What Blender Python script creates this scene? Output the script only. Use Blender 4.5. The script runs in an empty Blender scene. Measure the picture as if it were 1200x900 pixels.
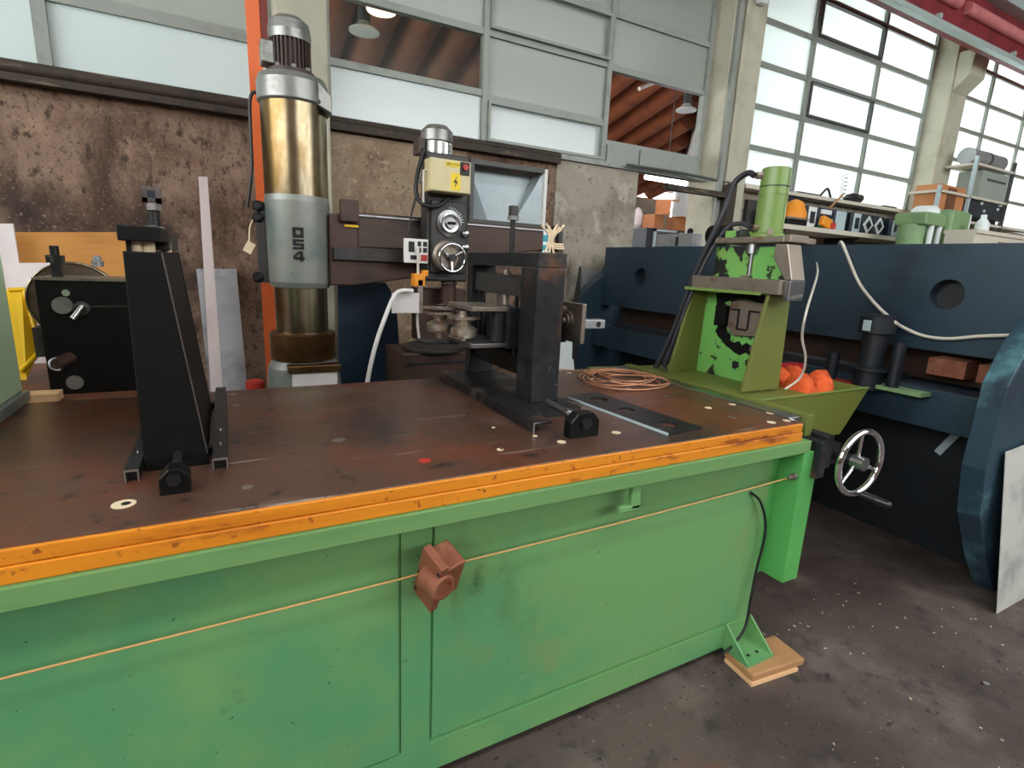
import bpy, bmesh, math, random
from mathutils import Vector, Matrix
random.seed(7)
sc = bpy.context.scene
COL = sc.collection
PI = math.pi

# ------------------------------------------------------------------ camera
F = 621.826                       # focal length in pixels of the 1200x900 frame
R = Matrix(((0.88264046, -0.06403395, 0.4656667),
            (-0.46789496, -0.21441769, 0.85737936),
            (0.04494579, -0.97464081, -0.21921489)))
H = 1.5
EYE = Vector((0, 0, H))
cd = bpy.data.cameras.new('camera')
cd.sensor_width = 36.0
cd.lens = 36.0 * F / 1200.0
cd.clip_start = 0.02
cam = bpy.data.objects.new('camera', cd)
COL.objects.link(cam)
m = Matrix.Identity(4)
for i in range(3):
    m[i][0] = R[i][0]; m[i][1] = -R[i][1]; m[i][2] = -R[i][2]; m[i][3] = EYE[i]
cam.matrix_world = m
sc.camera = cam

# ------------------------------------------------------------------ world, view
SKY = 9.0
w = bpy.data.worlds.new('overcast_sky'); sc.world = w
w.use_nodes = True
bg = w.node_tree.nodes['Background']
bg.inputs[0].default_value = (0.97, 0.985, 1.0, 1)
bg.inputs[1].default_value = SKY
sc.view_settings.view_transform = 'Standard'
sc.view_settings.look = 'None'
sc.view_settings.gamma = 1.0
sc.view_settings.use_curve_mapping = False
sc.view_settings.exposure = -0.12
sc.cycles.use_denoising = True


def portal(name, loc, target, sx, sy):
    l = bpy.data.lights.new(name, 'AREA'); l.shape = 'RECTANGLE'
    l.size = sx; l.size_y = sy; l.cycles.is_portal = True
    o = bpy.data.objects.new(name, l); COL.objects.link(o)
    o.location = loc
    o.rotation_euler = (Vector(target) - Vector(loc)).to_track_quat('-Z', 'Z').to_euler()


portal('daylight_rear_opening', (7.0, -6.4, 4.65), (7.0, 0, 4.65), 12.0, 2.1)
portal('daylight_left_opening', (-5.9, -1.2, 4.25), (0, -1.2, 4.25), 9.6, 2.9)
portal('daylight_added_skylight', (2.25, -1.85, 6.25), (2.25, -1.85, 0), 1.3, 13.5)


def PY(px, py, y):
    d = R @ Vector((px - 600, py - 450, F)); return EYE + d * (y / d.y)
def PX(px, py, x):
    d = R @ Vector((px - 600, py - 450, F)); return EYE + d * (x / d.x)
def PZ(px, py, z):
    d = R @ Vector((px - 600, py - 450, F)); return EYE + d * ((z - H) / d.z)


# ------------------------------------------------------------------ materials
def lin(c):
    return tuple(((v / 255) / 12.92 if v / 255 <= 0.04045 else ((v / 255 + 0.055) / 1.055) ** 2.4) for v in c) + (1,)


MATS = {}
def mat(name, c, rough=.5, metal=0, layers=(), bump=None, spec=.5):
    """layers: (colour, scale, lo, hi, stretch) noise masks laid over the base colour"""
    if name in MATS: return MATS[name]
    m = bpy.data.materials.new(name); m.use_nodes = True
    nt = m.node_tree; N = nt.nodes; L = nt.links
    p = N['Principled BSDF']
    p.inputs['Roughness'].default_value = rough
    p.inputs['Metallic'].default_value = metal
    p.inputs['Specular IOR Level'].default_value = spec
    p.inputs['Base Color'].default_value = lin(c)
    tc = N.new('ShaderNodeTexCoord')
    src = None
    for k, ly in enumerate(layers):
        col, scl, lo, hi = ly[:4]
        st = ly[4] if len(ly) > 4 else (1, 1, 1)
        mp = N.new('ShaderNodeMapping'); mp.inputs['Scale'].default_value = st
        mp.inputs['Location'].default_value = (k * 3.7 + len(name) * .31, k * 1.9, k * 5.3)
        L.new(tc.outputs['Object'], mp.inputs['Vector'])
        nz = N.new('ShaderNodeTexNoise'); nz.inputs['Scale'].default_value = scl
        nz.inputs['Detail'].default_value = 6; nz.inputs['Roughness'].default_value = .62
        L.new(mp.outputs[0], nz.inputs['Vector'])
        mr = N.new('ShaderNodeMapRange'); mr.interpolation_type = 'SMOOTHSTEP'
        mr.inputs['From Min'].default_value = lo; mr.inputs['From Max'].default_value = hi
        L.new(nz.outputs['Fac'], mr.inputs['Value'])
        mx = N.new('ShaderNodeMix'); mx.data_type = 'RGBA'
        L.new(mr.outputs[0], mx.inputs[0])
        if src is None: mx.inputs[6].default_value = lin(c)
        else: L.new(src, mx.inputs[6])
        mx.inputs[7].default_value = lin(col)
        src = mx.outputs[2]
    if src is not None: L.new(src, p.inputs['Base Color'])
    if bump:
        nz = N.new('ShaderNodeTexNoise'); nz.inputs['Scale'].default_value = bump[0]
        nz.inputs['Detail'].default_value = 8
        L.new(tc.outputs['Object'], nz.inputs['Vector'])
        b = N.new('ShaderNodeBump'); b.inputs['Strength'].default_value = bump[1]
        b.inputs['Distance'].default_value = bump[2] if len(bump) > 2 else .01
        L.new(nz.outputs['Fac'], b.inputs['Height']); L.new(b.outputs[0], p.inputs['Normal'])
    MATS[name] = m
    return m


def pane_mat(name, tint, kind):
    m = bpy.data.materials.new(name); m.use_nodes = True
    nt = m.node_tree; N = nt.nodes; L = nt.links
    N.remove(N['Principled BSDF']); out = N['Material Output']
    g = N.new('ShaderNodeBsdfGlossy'); g.inputs['Roughness'].default_value = .25 if kind == 'frosted' else .03
    if kind == 'frosted':
        a = N.new('ShaderNodeBsdfTranslucent'); a.inputs[0].default_value = lin(tint)
        d = N.new('ShaderNodeBsdfDiffuse'); d.inputs[0].default_value = lin(tint)
        mm = N.new('ShaderNodeMixShader'); mm.inputs[0].default_value = .12 if name == 'pane_bright' else .3
        L.new(a.outputs[0], mm.inputs[1]); L.new(d.outputs[0], mm.inputs[2]); base = mm.outputs[0]
        fac = .08
    else:
        a = N.new('ShaderNodeBsdfTransparent'); a.inputs[0].default_value = lin(tint); base = a.outputs[0]
        fac = .10
    mx = N.new('ShaderNodeMixShader'); mx.inputs[0].default_value = fac
    L.new(base, mx.inputs[1]); L.new(g.outputs[0], mx.inputs[2]); L.new(mx.outputs[0], out.inputs['Surface'])
    MATS[name] = m
    return m


def emit_mat(name, c, s):
    m = bpy.data.materials.new(name); m.use_nodes = True
    p = m.node_tree.nodes['Principled BSDF']
    p.inputs['Emission Color'].default_value = lin(c); p.inputs['Emission Strength'].default_value = s
    MATS[name] = m
    return m


mat('green', (108, 158, 98), .45, 0, [((86, 150, 100), 1.3, .47, .62), ((120, 148, 94), 1.9, .54, .72), ((86, 112, 66), 2.6, .60, .78, (1, 1, .35)), ((60, 96, 62), 6, .66, .80), ((36, 50, 36), 55, .68, .72)])
mat('green_lip', (108, 152, 92), .45, 0, [((72, 120, 72), 3, .5, .8, (.4, 1, 3)), ((50, 60, 36), 26, .70, .74)])
mat('green_bright', (88, 170, 88), .4, 0, [((84, 160, 84), 6, .5, .8)])
mat('green_press', (110, 176, 88), .45, 0, [((140, 170, 80), 4, .48, .66), ((26, 30, 27), 6, .53, .545), ((30, 34, 30), 30, .64, .66)])
mat('olive', (106, 112, 50), .45, 0, [((98, 112, 46), 5, .45, .8), ((60, 64, 34), 30, .72, .76)])
mat('olive_cyl', (118, 146, 76), .33, 0, [((110, 142, 72), 7, .5, .8)])
mat('mint', (206, 232, 192), .5, 0, [((190, 220, 178), 4, .5, .8)])
mat('orange', (222, 138, 30), .42, 0, [((196, 112, 22), 5, .45, .7, (.3, 1, 2)), ((138, 64, 24), 9, .56, .68, (.45, 1, 1.6)), ((150, 76, 30), 40, .60, .68), ((60, 34, 20), 60, .66, .70)])
mat('orange_paint', (226, 106, 48), .5, 0, [((196, 84, 40), 9, .5, .8)])
mat('tabletop', (90, 63, 50), .36, .15, [((108, 61, 39), 2.0, .46, .62), ((58, 47, 42), 2.6, .52, .70), ((116, 94, 84), 2.2, .56, .74, (.5, 1.6, 1)), ((150, 132, 122), 9, .62, .72, (.2, 2.4, 1)), ((44, 36, 34), 14, .58, .68)], bump=(14, .08, .004))
mat('black', (9, 9, 9), .5, 0, [((16, 16, 16), 8, .5, .8)], spec=.25)
mat('black_plain', (14, 14, 15), .5)
mat('black_steel', (34, 36, 38), .4, .3, [((58, 60, 62), 5, .5, .72), ((98, 66, 44), 3.6, .58, .70), ((20, 21, 22), 12, .5, .7), ((90, 88, 84), 24, .66, .72)])
mat('roller_steel', (196, 186, 172), .32, .75, [((150, 120, 92), 12, .52, .7)])
mat('worn_black', (38, 39, 40), .45, .3, [((84, 82, 80), 7, .52, .66), ((18, 18, 19), 11, .5, .62), ((104, 72, 50), 5, .58, .7)])
mat('disc_steel', (112, 98, 86), .38, .5, [((84, 68, 58), 4, .45, .7)])
mat('dark_steel', (70, 70, 70), .35, .8, [((44, 42, 40), 10, .45, .75)])
mat('steel', (176, 178, 180), .28, 1, [((120, 118, 112), 9, .5, .8)])
mat('bright_steel', (214, 216, 218), .2, 1)
mat('chrome', (226, 228, 232), .08, 1)
mat('steel_rust', (150, 140, 128), .4, .7, [((128, 92, 62), 14, .52, .72), ((96, 88, 80), 7, .5, .8)])
mat('galv', (168, 170, 172), .45, .6, [((142, 146, 150), 5, .45, .7), ((186, 186, 184), 12, .55, .8)])
mat('sheet', (200, 202, 194), .5, .15, [((160, 162, 158), 3, .48, .7), ((206, 206, 200), 6, .55, .75), ((128, 126, 122), 9, .68, .78)])
mat('column_steel', (160, 150, 126), .27, 1, [((112, 90, 54), 2.0, .42, .62, (1, 1, .5)), ((184, 176, 152), 3.0, .52, .7, (2, 2, .3)), ((74, 54, 34), 3, .58, .74, (1.5, 1.5, .4))])
mat('column_brown', (118, 88, 54), .34, .8, [((78, 52, 32), 3, .45, .7)])
mat('drill_grey', (138, 142, 134), .38, .25, [((104, 118, 116), 5, .45, .75), ((84, 80, 72), 12, .66, .8)])
mat('drill_brown', (74, 54, 44), .42, .25, [((54, 42, 36), 5, .45, .7), ((104, 70, 50), 6, .6, .8)])
mat('drill_dark', (58, 56, 54), .45, .2, [((40, 38, 36), 6, .45, .7)])
mat('motor_brown', (64, 50, 42), .55, 0, [((88, 72, 60), 7, .5, .8)])
mat('motor_grey', (140, 142, 136), .36, .55, [((90, 88, 82), 8, .5, .75)])
mat('beige', (208, 196, 150), .45, 0, [((190, 178, 130), 8, .5, .8)])
mat('yellow', (236, 206, 40), .5)
mat('crate_yellow', (246, 200, 24), .45)
mat('red', (176, 36, 40), .45)
mat('red_brown', (112, 40, 26), .6)
mat('red_dull', (190, 52, 40), .6)
mat('rust', (140, 84, 60), .6, .25, [((172, 118, 90), 9, .5, .75), ((100, 52, 32), 12, .55, .75), ((70, 40, 28), 30, .66, .74)], bump=(60, .3, .003))
mat('wood', (176, 132, 88), .65, 0, [((150, 106, 68), 5, .45, .7, (.3, 3, 3)), ((112, 78, 50), 9, .58, .8)])
mat('wood_pale', (232, 190, 142), .6, 0, [((214, 168, 120), 6, .45, .75, (.4, 4, 4))])
mat('plywood', (200, 140, 66), .6, 0, [((176, 120, 56), 3, .45, .75, (.5, 2, 2)), ((150, 116, 84), 2, .6, .8)])
mat('bench_brown', (112, 70, 48), .55, 0, [((84, 52, 38), 4, .45, .7)])
mat('white_board', (226, 218, 216), .55, 0, [((206, 196, 196), 3, .45, .8)])
mat('white', (228, 226, 220), .45)
mat('white_strip', (208, 196, 192), .5, .1, [((186, 174, 170), 8, .5, .8, (1, 1, .3))])
mat('cream', (226, 206, 172), .6)
mat('teal', (52, 150, 168), .5)
mat('cable_black', (20, 22, 24), .5)
mat('hose', (44, 44, 50), .5)
mat('copper_wire', (206, 148, 112), .4, .3)
mat('string', (196, 156, 96), .6)
mat('cable_white', (204, 198, 184), .5)
mat('blue_machine', (42, 62, 74), .4, .1, [((30, 46, 58), 2, .45, .66), ((58, 82, 92), 1.3, .55, .75, (1, 1, 1)), ((30, 40, 50), 9, .6, .85)])
mat('blue_light', (44, 68, 82), .42, .1, [((36, 52, 64), 3, .45, .6), ((84, 128, 136), 3, .54, .7)])  # lighter blue: the lit face of the near frame put into the colour
mat('blue_dark', (26, 32, 38), .5, .1, [((40, 34, 30), 3, .5, .8)])
mat('blue_sheet', (34, 54, 72), .4, .1, [((28, 40, 50), 2.2, .45, .7), ((46, 74, 92), 3, .6, .85)])
mat('pink_grime', (122, 92, 84), .6)
mat('orange_cloth', (224, 92, 34), .8, 0, [((186, 68, 24), 16, .45, .7)], bump=(30, .8, .02))
mat('concrete_dirty', (136, 112, 94), .9, 0, [((106, 82, 66), 2.2, .42, .62), ((158, 132, 110), 3.4, .52, .70), ((78, 58, 46), 1.6, .47, .64, (1.6, 1, .35)), ((52, 40, 34), 1.0, .55, .70, (1, 1, .8)), ((70, 54, 44), 22, .52, .68, (1, 1, .6)), ((150, 128, 108), 46, .56, .72), ((60, 46, 38), 60, .56, .70)], bump=(26, .5, .02))
mat('concrete_beige', (158, 138, 114), .9, 0, [((134, 112, 90), 3, .45, .66), ((108, 84, 66), 5, .55, .72), ((176, 156, 132), 26, .56, .68), ((74, 60, 50), 44, .60, .68)], bump=(30, .3, .012))
mat('concrete_grey', (160, 152, 138), .9, 0, [((132, 124, 110), 2.2, .45, .64), ((182, 174, 160), 4, .52, .72), ((90, 82, 70), 2.6, .58, .72, (1.4, 1, .5)), ((112, 104, 92), 20, .58, .7)], bump=(24, .3, .012))
mat('column_concrete', (184, 182, 162), .8, 0, [((166, 162, 140), 3, .45, .7), ((140, 136, 112), 5, .60, .76)], bump=(30, .15, .008))
mat('sill_dark', (56, 46, 36), .7, 0, [((120, 104, 80), 6, .54, .72, (.5, 1, 3)), ((30, 24, 20), 9, .5, .7)])
mat('frame_grey', (142, 148, 140), .5, .2, [((118, 124, 116), 8, .5, .8)])
mat('frame_dark', (78, 80, 78), .5, .2)
mat('roof_wood', (150, 84, 50), .7, 0, [((120, 64, 40), 3, .45, .7), ((172, 106, 66), 5, .56, .8)])
mat('roof_dark', (64, 40, 30), .8)
mat('ceiling_paint', (104, 100, 94), .85, 0, [((84, 78, 72), 2, .45, .7)])
mat('crane_red', (128, 38, 46), .55, 0, [((96, 26, 34), 3, .45, .7)])
mat('crane_pink', (206, 126, 124), .55, 0, [((186, 104, 106), 4, .45, .7)])
mat('crane_grey', (176, 190, 186), .45, .2)
mat('teal_dark', (66, 86, 84), .6)
mat('floor_asphalt', (86, 75, 69), .62, 0, [((68, 57, 52), 1.3, .42, .62), ((106, 95, 88), 2.6, .50, .70), ((112, 62, 42), .9, .54, .68), ((54, 48, 46), 8, .52, .72), ((160, 142, 128), 60, .66, .71), ((36, 32, 30), 38, .62, .68)], bump=(9, .45, .014))
mat('plaster_white', (226, 228, 226), .8)  # white chosen to bounce sky light into the nearest bright panes
mat('cardboard', (190, 128, 78), .7, 0, [((166, 108, 64), 5, .5, .8)])
mat('navy_box', (30, 38, 50), .45)
mat('label_grey', (178, 196, 200), .45)
mat('label_white', (224, 232, 230), .45)
mat('case_green', (42, 148, 118), .45)
mat('pump_green', (124, 156, 108), .45, 0, [((104, 134, 90), 6, .5, .8)])
mat('tool_orange', (238, 150, 36), .5)
mat('counter_pale', (206, 200, 184), .6)
mat('grey_green', (150, 160, 150), .6)
mat('hood_metal', (172, 184, 186), .45, .35, [((156, 168, 172), 3, .45, .75)])
emit_mat('lamp_warm', (255, 214, 180), 8)
emit_mat('tube_light', (255, 236, 255), 14)
pane_mat('pane_frosted', (226, 236, 234), 'frosted')
pane_mat('pane_bright', (244, 251, 249), 'frosted')
pane_mat('pane_grey', (196, 204, 196), 'frosted')
pane_mat('pane_clear', (214, 218, 212), 'clear')


# ------------------------------------------------------------------ mesh helpers
class B:
    def __init__(s): s.v = []; s.f = []; s.s = []
    def add(s, vs, fs, smooth=False):
        o = len(s.v); s.v += [Vector(v) for v in vs]
        for f in fs: s.f.append([i + o for i in f]); s.s.append(smooth)
        return s
    def box(s, x0, x1, y0, y1, z0, z1, M=None):
        vs = [Vector((x, y, z)) for z in (z0, z1) for y in (y0, y1) for x in (x0, x1)]
        if M: vs = [M @ v for v in vs]
        return s.add(vs, [(0, 2, 3, 1), (4, 5, 7, 6), (0, 1, 5, 4), (2, 6, 7, 3), (0, 4, 6, 2), (1, 3, 7, 5)])
    def hexa(s, vs):      # 8 corners, bottom ring then top ring, both counter-clockwise from above
        return s.add(vs, [(3, 2, 1, 0), (4, 5, 6, 7), (0, 1, 5, 4), (1, 2, 6, 5), (2, 3, 7, 6), (3, 0, 4, 7)])
    def prism(s, pts, axis, a0, a1):
        def P(p, a):
            return {'x': (a, p[0], p[1]), 'y': (p[0], a, p[1]), 'z': (p[0], p[1], a)}[axis]
        n = len(pts)
        vs = [P(p, a0) for p in pts] + [P(p, a1) for p in pts]
        fs = [list(range(n))[::-1], list(range(n, 2 * n))] + [(i, (i + 1) % n, n + (i + 1) % n, n + i) for i in range(n)]
        return s.add(vs, fs)
    def frame(s, d):
        d = Vector(d).normalized()
        u = d.orthogonal().normalized(); return u, d.cross(u)
    def cyl(s, p0, p1, r, r2=None, n=20, caps=True):
        p0 = Vector(p0); p1 = Vector(p1); r2 = r if r2 is None else r2
        u, v = s.frame(p1 - p0)
        ring = [u * math.cos(2 * PI * i / n) + v * math.sin(2 * PI * i / n) for i in range(n)]
        a = [p0 + c * r for c in ring]; b = [p1 + c * r2 for c in ring]
        s.add(a + b, [(i, (i + 1) % n, n + (i + 1) % n, n + i) for i in range(n)], n > 8)
        if caps:
            s.add(a, [list(range(n))[::-1]]); s.add(b, [list(range(n))])
        return s
    def lathe(s, prof, o, d=(0, 0, 1), n=28, smooth=True):
        o = Vector(o); D = Vector(d).normalized(); u, v = s.frame(D)
        ring = [u * math.cos(2 * PI * i / n) + v * math.sin(2 * PI * i / n) for i in range(n)]
        for (r0, h0), (r1, h1) in zip(prof, prof[1:]):
            a = [o + D * h0 + c * r0 for c in ring]; b = [o + D * h1 + c * r1 for c in ring]
            s.add(a + b, [(i, (i + 1) % n, n + (i + 1) % n, n + i) for i in range(n)], smooth)
        for (r, h), fl in ((prof[0], 1), (prof[-1], 0)):
            if r > 1e-5:
                a = [o + D * h + c * r for c in ring]
                s.add(a, [list(range(n))[::-1] if fl else list(range(n))])
        return s
    def tube(s, pts, r, n=8, sub=6, closed=False):
        P = [Vector(p) for p in pts]; Q = []
        m = len(P)
        if sub > 1 and m > 2:
            for i in range(m - 1):
                a = P[max(i - 1, 0)]; b = P[i]; c = P[i + 1]; d = P[min(i + 2, m - 1)]
                for k in range(sub):
                    t = k / sub
                    Q.append(.5 * ((2 * b) + (c - a) * t + (2 * a - 5 * b + 4 * c - d) * t * t + (3 * b - a - 3 * c + d) * t ** 3))
            Q.append(P[-1])
        else: Q = P
        vs = []; k = len(Q); u = None
        for i in range(k):
            t = (Q[min(i + 1, k - 1)] - Q[max(i - 1, 0)]).normalized()
            if u is None: u = t.orthogonal().normalized()
            else: u = (u - t * u.dot(t)).normalized()
            v = t.cross(u)
            vs += [Q[i] + (u * math.cos(2 * PI * j / n) + v * math.sin(2 * PI * j / n)) * r for j in range(n)]
        fs = [(i * n + j, i * n + (j + 1) % n, (i + 1) * n + (j + 1) % n, (i + 1) * n + j) for i in range(k - 1) for j in range(n)]
        s.add(vs, fs, True)
        s.add(vs[:n], [list(range(n))[::-1]]); s.add(vs[-n:], [list(range(n))])
        return s
    def torus(s, c, nrm, RR, r, n=36, k=10):
        c = Vector(c); u, v = s.frame(nrm); w_ = Vector(nrm).normalized(); vs = []
        for i in range(n):
            a = 2 * PI * i / n; e = u * math.cos(a) + v * math.sin(a)
            vs += [c + e * (RR + r * math.cos(2 * PI * j / k)) + w_ * r * math.sin(2 * PI * j / k) for j in range(k)]
        return s.add(vs, [(i * k + j, ((i + 1) % n) * k + j, ((i + 1) % n) * k + (j + 1) % k, i * k + (j + 1) % k) for i in range(n) for j in range(k)], True)
    def holed(s, c, U, V, Nn, u0, u1, v0, v1, holes, t, n=20):
        """plate in the plane c+U*u+V*v, thickness t along Nn, with round holes given in order of u: (u, v, r)"""
        c = Vector(c); U = Vector(U); V = Vector(V); Nn = Vector(Nn)
        def P(u, v, d): return c + U * u + V * v + Nn * d
        cuts = [u0]
        for (a, b) in zip(holes, holes[1:]): cuts.append((a[0] + b[0]) / 2)
        cuts.append(u1)
        for i, (hu, hv, r) in enumerate(holes):
            a0, a1 = cuts[i], cuts[i + 1]
            sq = []; ci = []
            for j in range(n):
                an = 2 * PI * (j + .5) / n; dx, dy = math.cos(an), math.sin(an)
                k = min(((a1 - hu) if dx > 0 else (hu - a0)) / max(abs(dx), 1e-9), ((v1 - hv) if dy > 0 else (hv - v0)) / max(abs(dy), 1e-9))
                sq.append((hu + dx * k, hv + dy * k)); ci.append((hu + dx * r, hv + dy * r))
            ang = [math.atan2(y - hv, x - hu) % (2 * PI) for (x, y) in sq]
            corners = [(a1, v1), (a0, v1), (a0, v0), (a1, v0)]
            for d in (0, t):
                for j in range(n):
                    k = (j + 1) % n
                    face = [P(*ci[j], d), P(*sq[j], d)]
                    lo, hi = ang[j], ang[k] if ang[k] > ang[j] else ang[k] + 2 * PI
                    for (cx, cy) in corners:
                        an = math.atan2(cy - hv, cx - hu) % (2 * PI)
                        for aa in (an, an + 2 * PI):
                            if lo + 1e-6 < aa < hi - 1e-6: face.append(P(cx, cy, d))
                    face += [P(*sq[k], d), P(*ci[k], d)]
                    s.add(face, [list(range(len(face)))])
            s.add([P(*q, 0) for q in ci] + [P(*q, t) for q in ci], [(j, (j + 1) % n, n + (j + 1) % n, n + j) for j in range(n)], True)
        q = [(u0, v0), (u1, v0), (u1, v1), (u0, v1)]
        s.add([P(*p, 0) for p in q] + [P(*p, t) for p in q], [(j, (j + 1) % 4, 4 + (j + 1) % 4, 4 + j) for j in range(4)])
        return s


def world_loc(o):
    v = Vector((0, 0, 0))
    while o is not None: v = v + o.location; o = o.parent
    return v


def obj(name, b, mt, parent=None, bev=0, at=None):
    """links b as ONE mesh object; vertices are given in world metres"""
    me = bpy.data.meshes.new(name)
    if parent is not None: off = world_loc(parent)
    elif at is not None: off = Vector(at)
    else:
        lo = Vector([min(v[i] for v in b.v) for i in range(3)]); hi = Vector([max(v[i] for v in b.v) for i in range(3)])
        off = Vector(((lo.x + hi.x) / 2, (lo.y + hi.y) / 2, lo.z))
    me.from_pydata([v - off for v in b.v], [], b.f)
    me.polygons.foreach_set('use_smooth', b.s)
    me.materials.append(MATS[mt])
    bm = bmesh.new(); bm.from_mesh(me); bmesh.ops.recalc_face_normals(bm, faces=bm.faces[:]); bm.to_mesh(me); bm.free()
    o = bpy.data.objects.new(name, me); COL.objects.link(o)
    if parent is not None: o.parent = parent
    else: o.location = off
    if bev:
        md = o.modifiers.new('bevel', 'BEVEL'); md.width = bev; md.segments = 2; md.limit_method = 'ANGLE'; md.angle_limit = .7
    return o


def thing(name, label, cat, loc, group=None):
    o = bpy.data.objects.new(name, None); COL.objects.link(o); o.location = loc
    o.empty_display_size = .1
    o['label'] = label; o['category'] = cat
    if group: o['group'] = group
    return o


def tag(o, label, cat, group=None):
    o['label'] = label; o['category'] = cat
    if group: o['group'] = group
    return o


def struct(o, label=None):
    o['kind'] = 'structure'
    if label: o['label'] = label
    return o


def text(name, s, size, loc, right, up, mt, parent, extrude=.001, sx=1.0, bold=0):
    cu = bpy.data.curves.new(name, 'FONT'); cu.body = s; cu.size = size; cu.extrude = extrude; cu.offset = bold
    cu.align_x = 'CENTER'; cu.align_y = 'CENTER'
    t = bpy.data.objects.new(name + '_src', cu); COL.objects.link(t)
    dg = bpy.context.evaluated_depsgraph_get(); dg.update()
    me = bpy.data.meshes.new_from_object(t.evaluated_get(dg))
    bpy.data.objects.remove(t); bpy.data.curves.remove(cu)
    r = Vector(right).normalized(); u = Vector(up).normalized(); n = r.cross(u)
    off = world_loc(parent)
    for v in me.vertices:
        c = v.co.copy(); v.co = Vector(loc) + r * c.x * sx + u * c.y + n * c.z - off
    me.name = name; me.materials.clear(); me.materials.append(MATS[mt])
    o = bpy.data.objects.new(name, me); COL.objects.link(o); o.parent = parent
    return o


def hexnut(b, c, d, r, h):
    b.cyl(c, Vector(c) + Vector(d).normalized() * h, r, n=6)
    return b

# ================================================================== the setting
W = 4.4                 # inner face of the long wall
RX0, RX1, RY0 = -6.0, 17.0, -6.5
struct(obj('floor', B().box(RX0, RX1, RY0, 11, -.12, 0), 'floor_asphalt'), 'worn dark workshop floor of cracked asphalt')

# concrete wall below the windows, with a recess for the hood and a doorway
wb = B()
for a, b_, z0, z1 in ((RX0, .40, 0, 2.46), (.40, 1.90, 0, 2.46), (1.90, 2.63, 0, 1.86), (1.90, 2.63, 2.325, 2.46), (2.63, 2.74, 0, 2.46)):
    wb.box(a, b_, W, W + .22, z0, z1)
wall = struct(obj('wall_back', wb, 'concrete_dirty'), 'soot-stained concrete wall below the windows')
obj('concrete_panel', B().box(.74, 1.86, W - .012, W, .4, 2.40), 'concrete_beige', wall)
obj('concrete_panel', B().box(2.745, 3.70, W - .02, W + .22, 0, 2.46), 'concrete_grey', wall)
wr = struct(obj('wall_back_right', B().box(4.66, RX1, W, W + .22, 0, 2.44), 'concrete_grey'), 'grey concrete wall below the bright windows')
struct(obj('wall_left', B().box(RX0 - .2, RX0, RY0, W, 0, 2.8).box(RX0 - .2, RX0, RY0, W, 5.7, 6.2).box(RX0 - .2, RX0, RY0, RY0 + .5, 2.8, 5.7).box(RX0 - .2, RX0, 3.6, W, 2.8, 5.7), 'concrete_dirty'))
struct(obj('wall_right', B().box(RX1, RX1 + .2, RY0, W, 0, 6.2), 'concrete_grey'))
rb = B()
for a, b_, z0, z1 in ((RX0, 1.0, 0, 6.2), (1.0, 13.0, 0, 3.6), (1.0, 13.0, 5.7, 6.2), (13.0, RX1, 0, 6.2)):
    rb.box(a, b_, RY0 - .2, RY0, z0, z1)
struct(obj('wall_rear', rb, 'concrete_dirty'))
struct(obj('ceiling', B().box(RX0, RX1, RY0, -2.5, 6.2, 6.4).box(RX0, RX1, -1.2, 5.6, 6.2, 6.4).box(RX0, -4.5, -2.5, -1.2, 6.2, 6.4).box(9.0, RX1, -2.5, -1.2, 6.2, 6.4), 'ceiling_paint'), 'dark ceiling with a long skylight opening added for top light')  # unseen skylight opening, added to bring light from above
struct(obj('added_eave', B().box(5.2, RX1, W + .2, 6.1, 4.95, 5.05), 'ceiling_paint'))  # eave added out of view to dim the upper panes
struct(obj('wall_back_top', B().box(RX0, RX1, W, W + .2, 5.45, 6.2), 'concrete_grey'))

# dark ledge along the wall top
ob = B(); ob.box(RX0, .41, W - .09, W + .02, 2.40, 2.445); ob.cyl((RX0, W - .07, 2.475), (.41, W - .07, 2.475), .04, n=14)
struct(obj('trim_1', ob, 'sill_dark'), 'grimy ledge and pipe under the left windows')
ob = B(); ob.box(.74, 2.75, W - .07, W + .02, 2.41, 2.47); ob.cyl((.74, W - .05, 2.475), (2.75, W - .05, 2.475), .025, n=12)
struct(obj('trim_2', ob, 'sill_dark'), 'grimy ledge under the middle windows')
struct(obj('trim_3', B().box(2.75, 4.62, W - .05, W + .04, 2.455, 2.50), 'frame_grey'), 'grey steel sill above the grey panel')
struct(obj('trim_4', B().box(5.1, 8.8, W - .16, W + .02, 2.435, 2.475), 'counter_pale'), 'window ledge under the bright windows')


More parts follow.
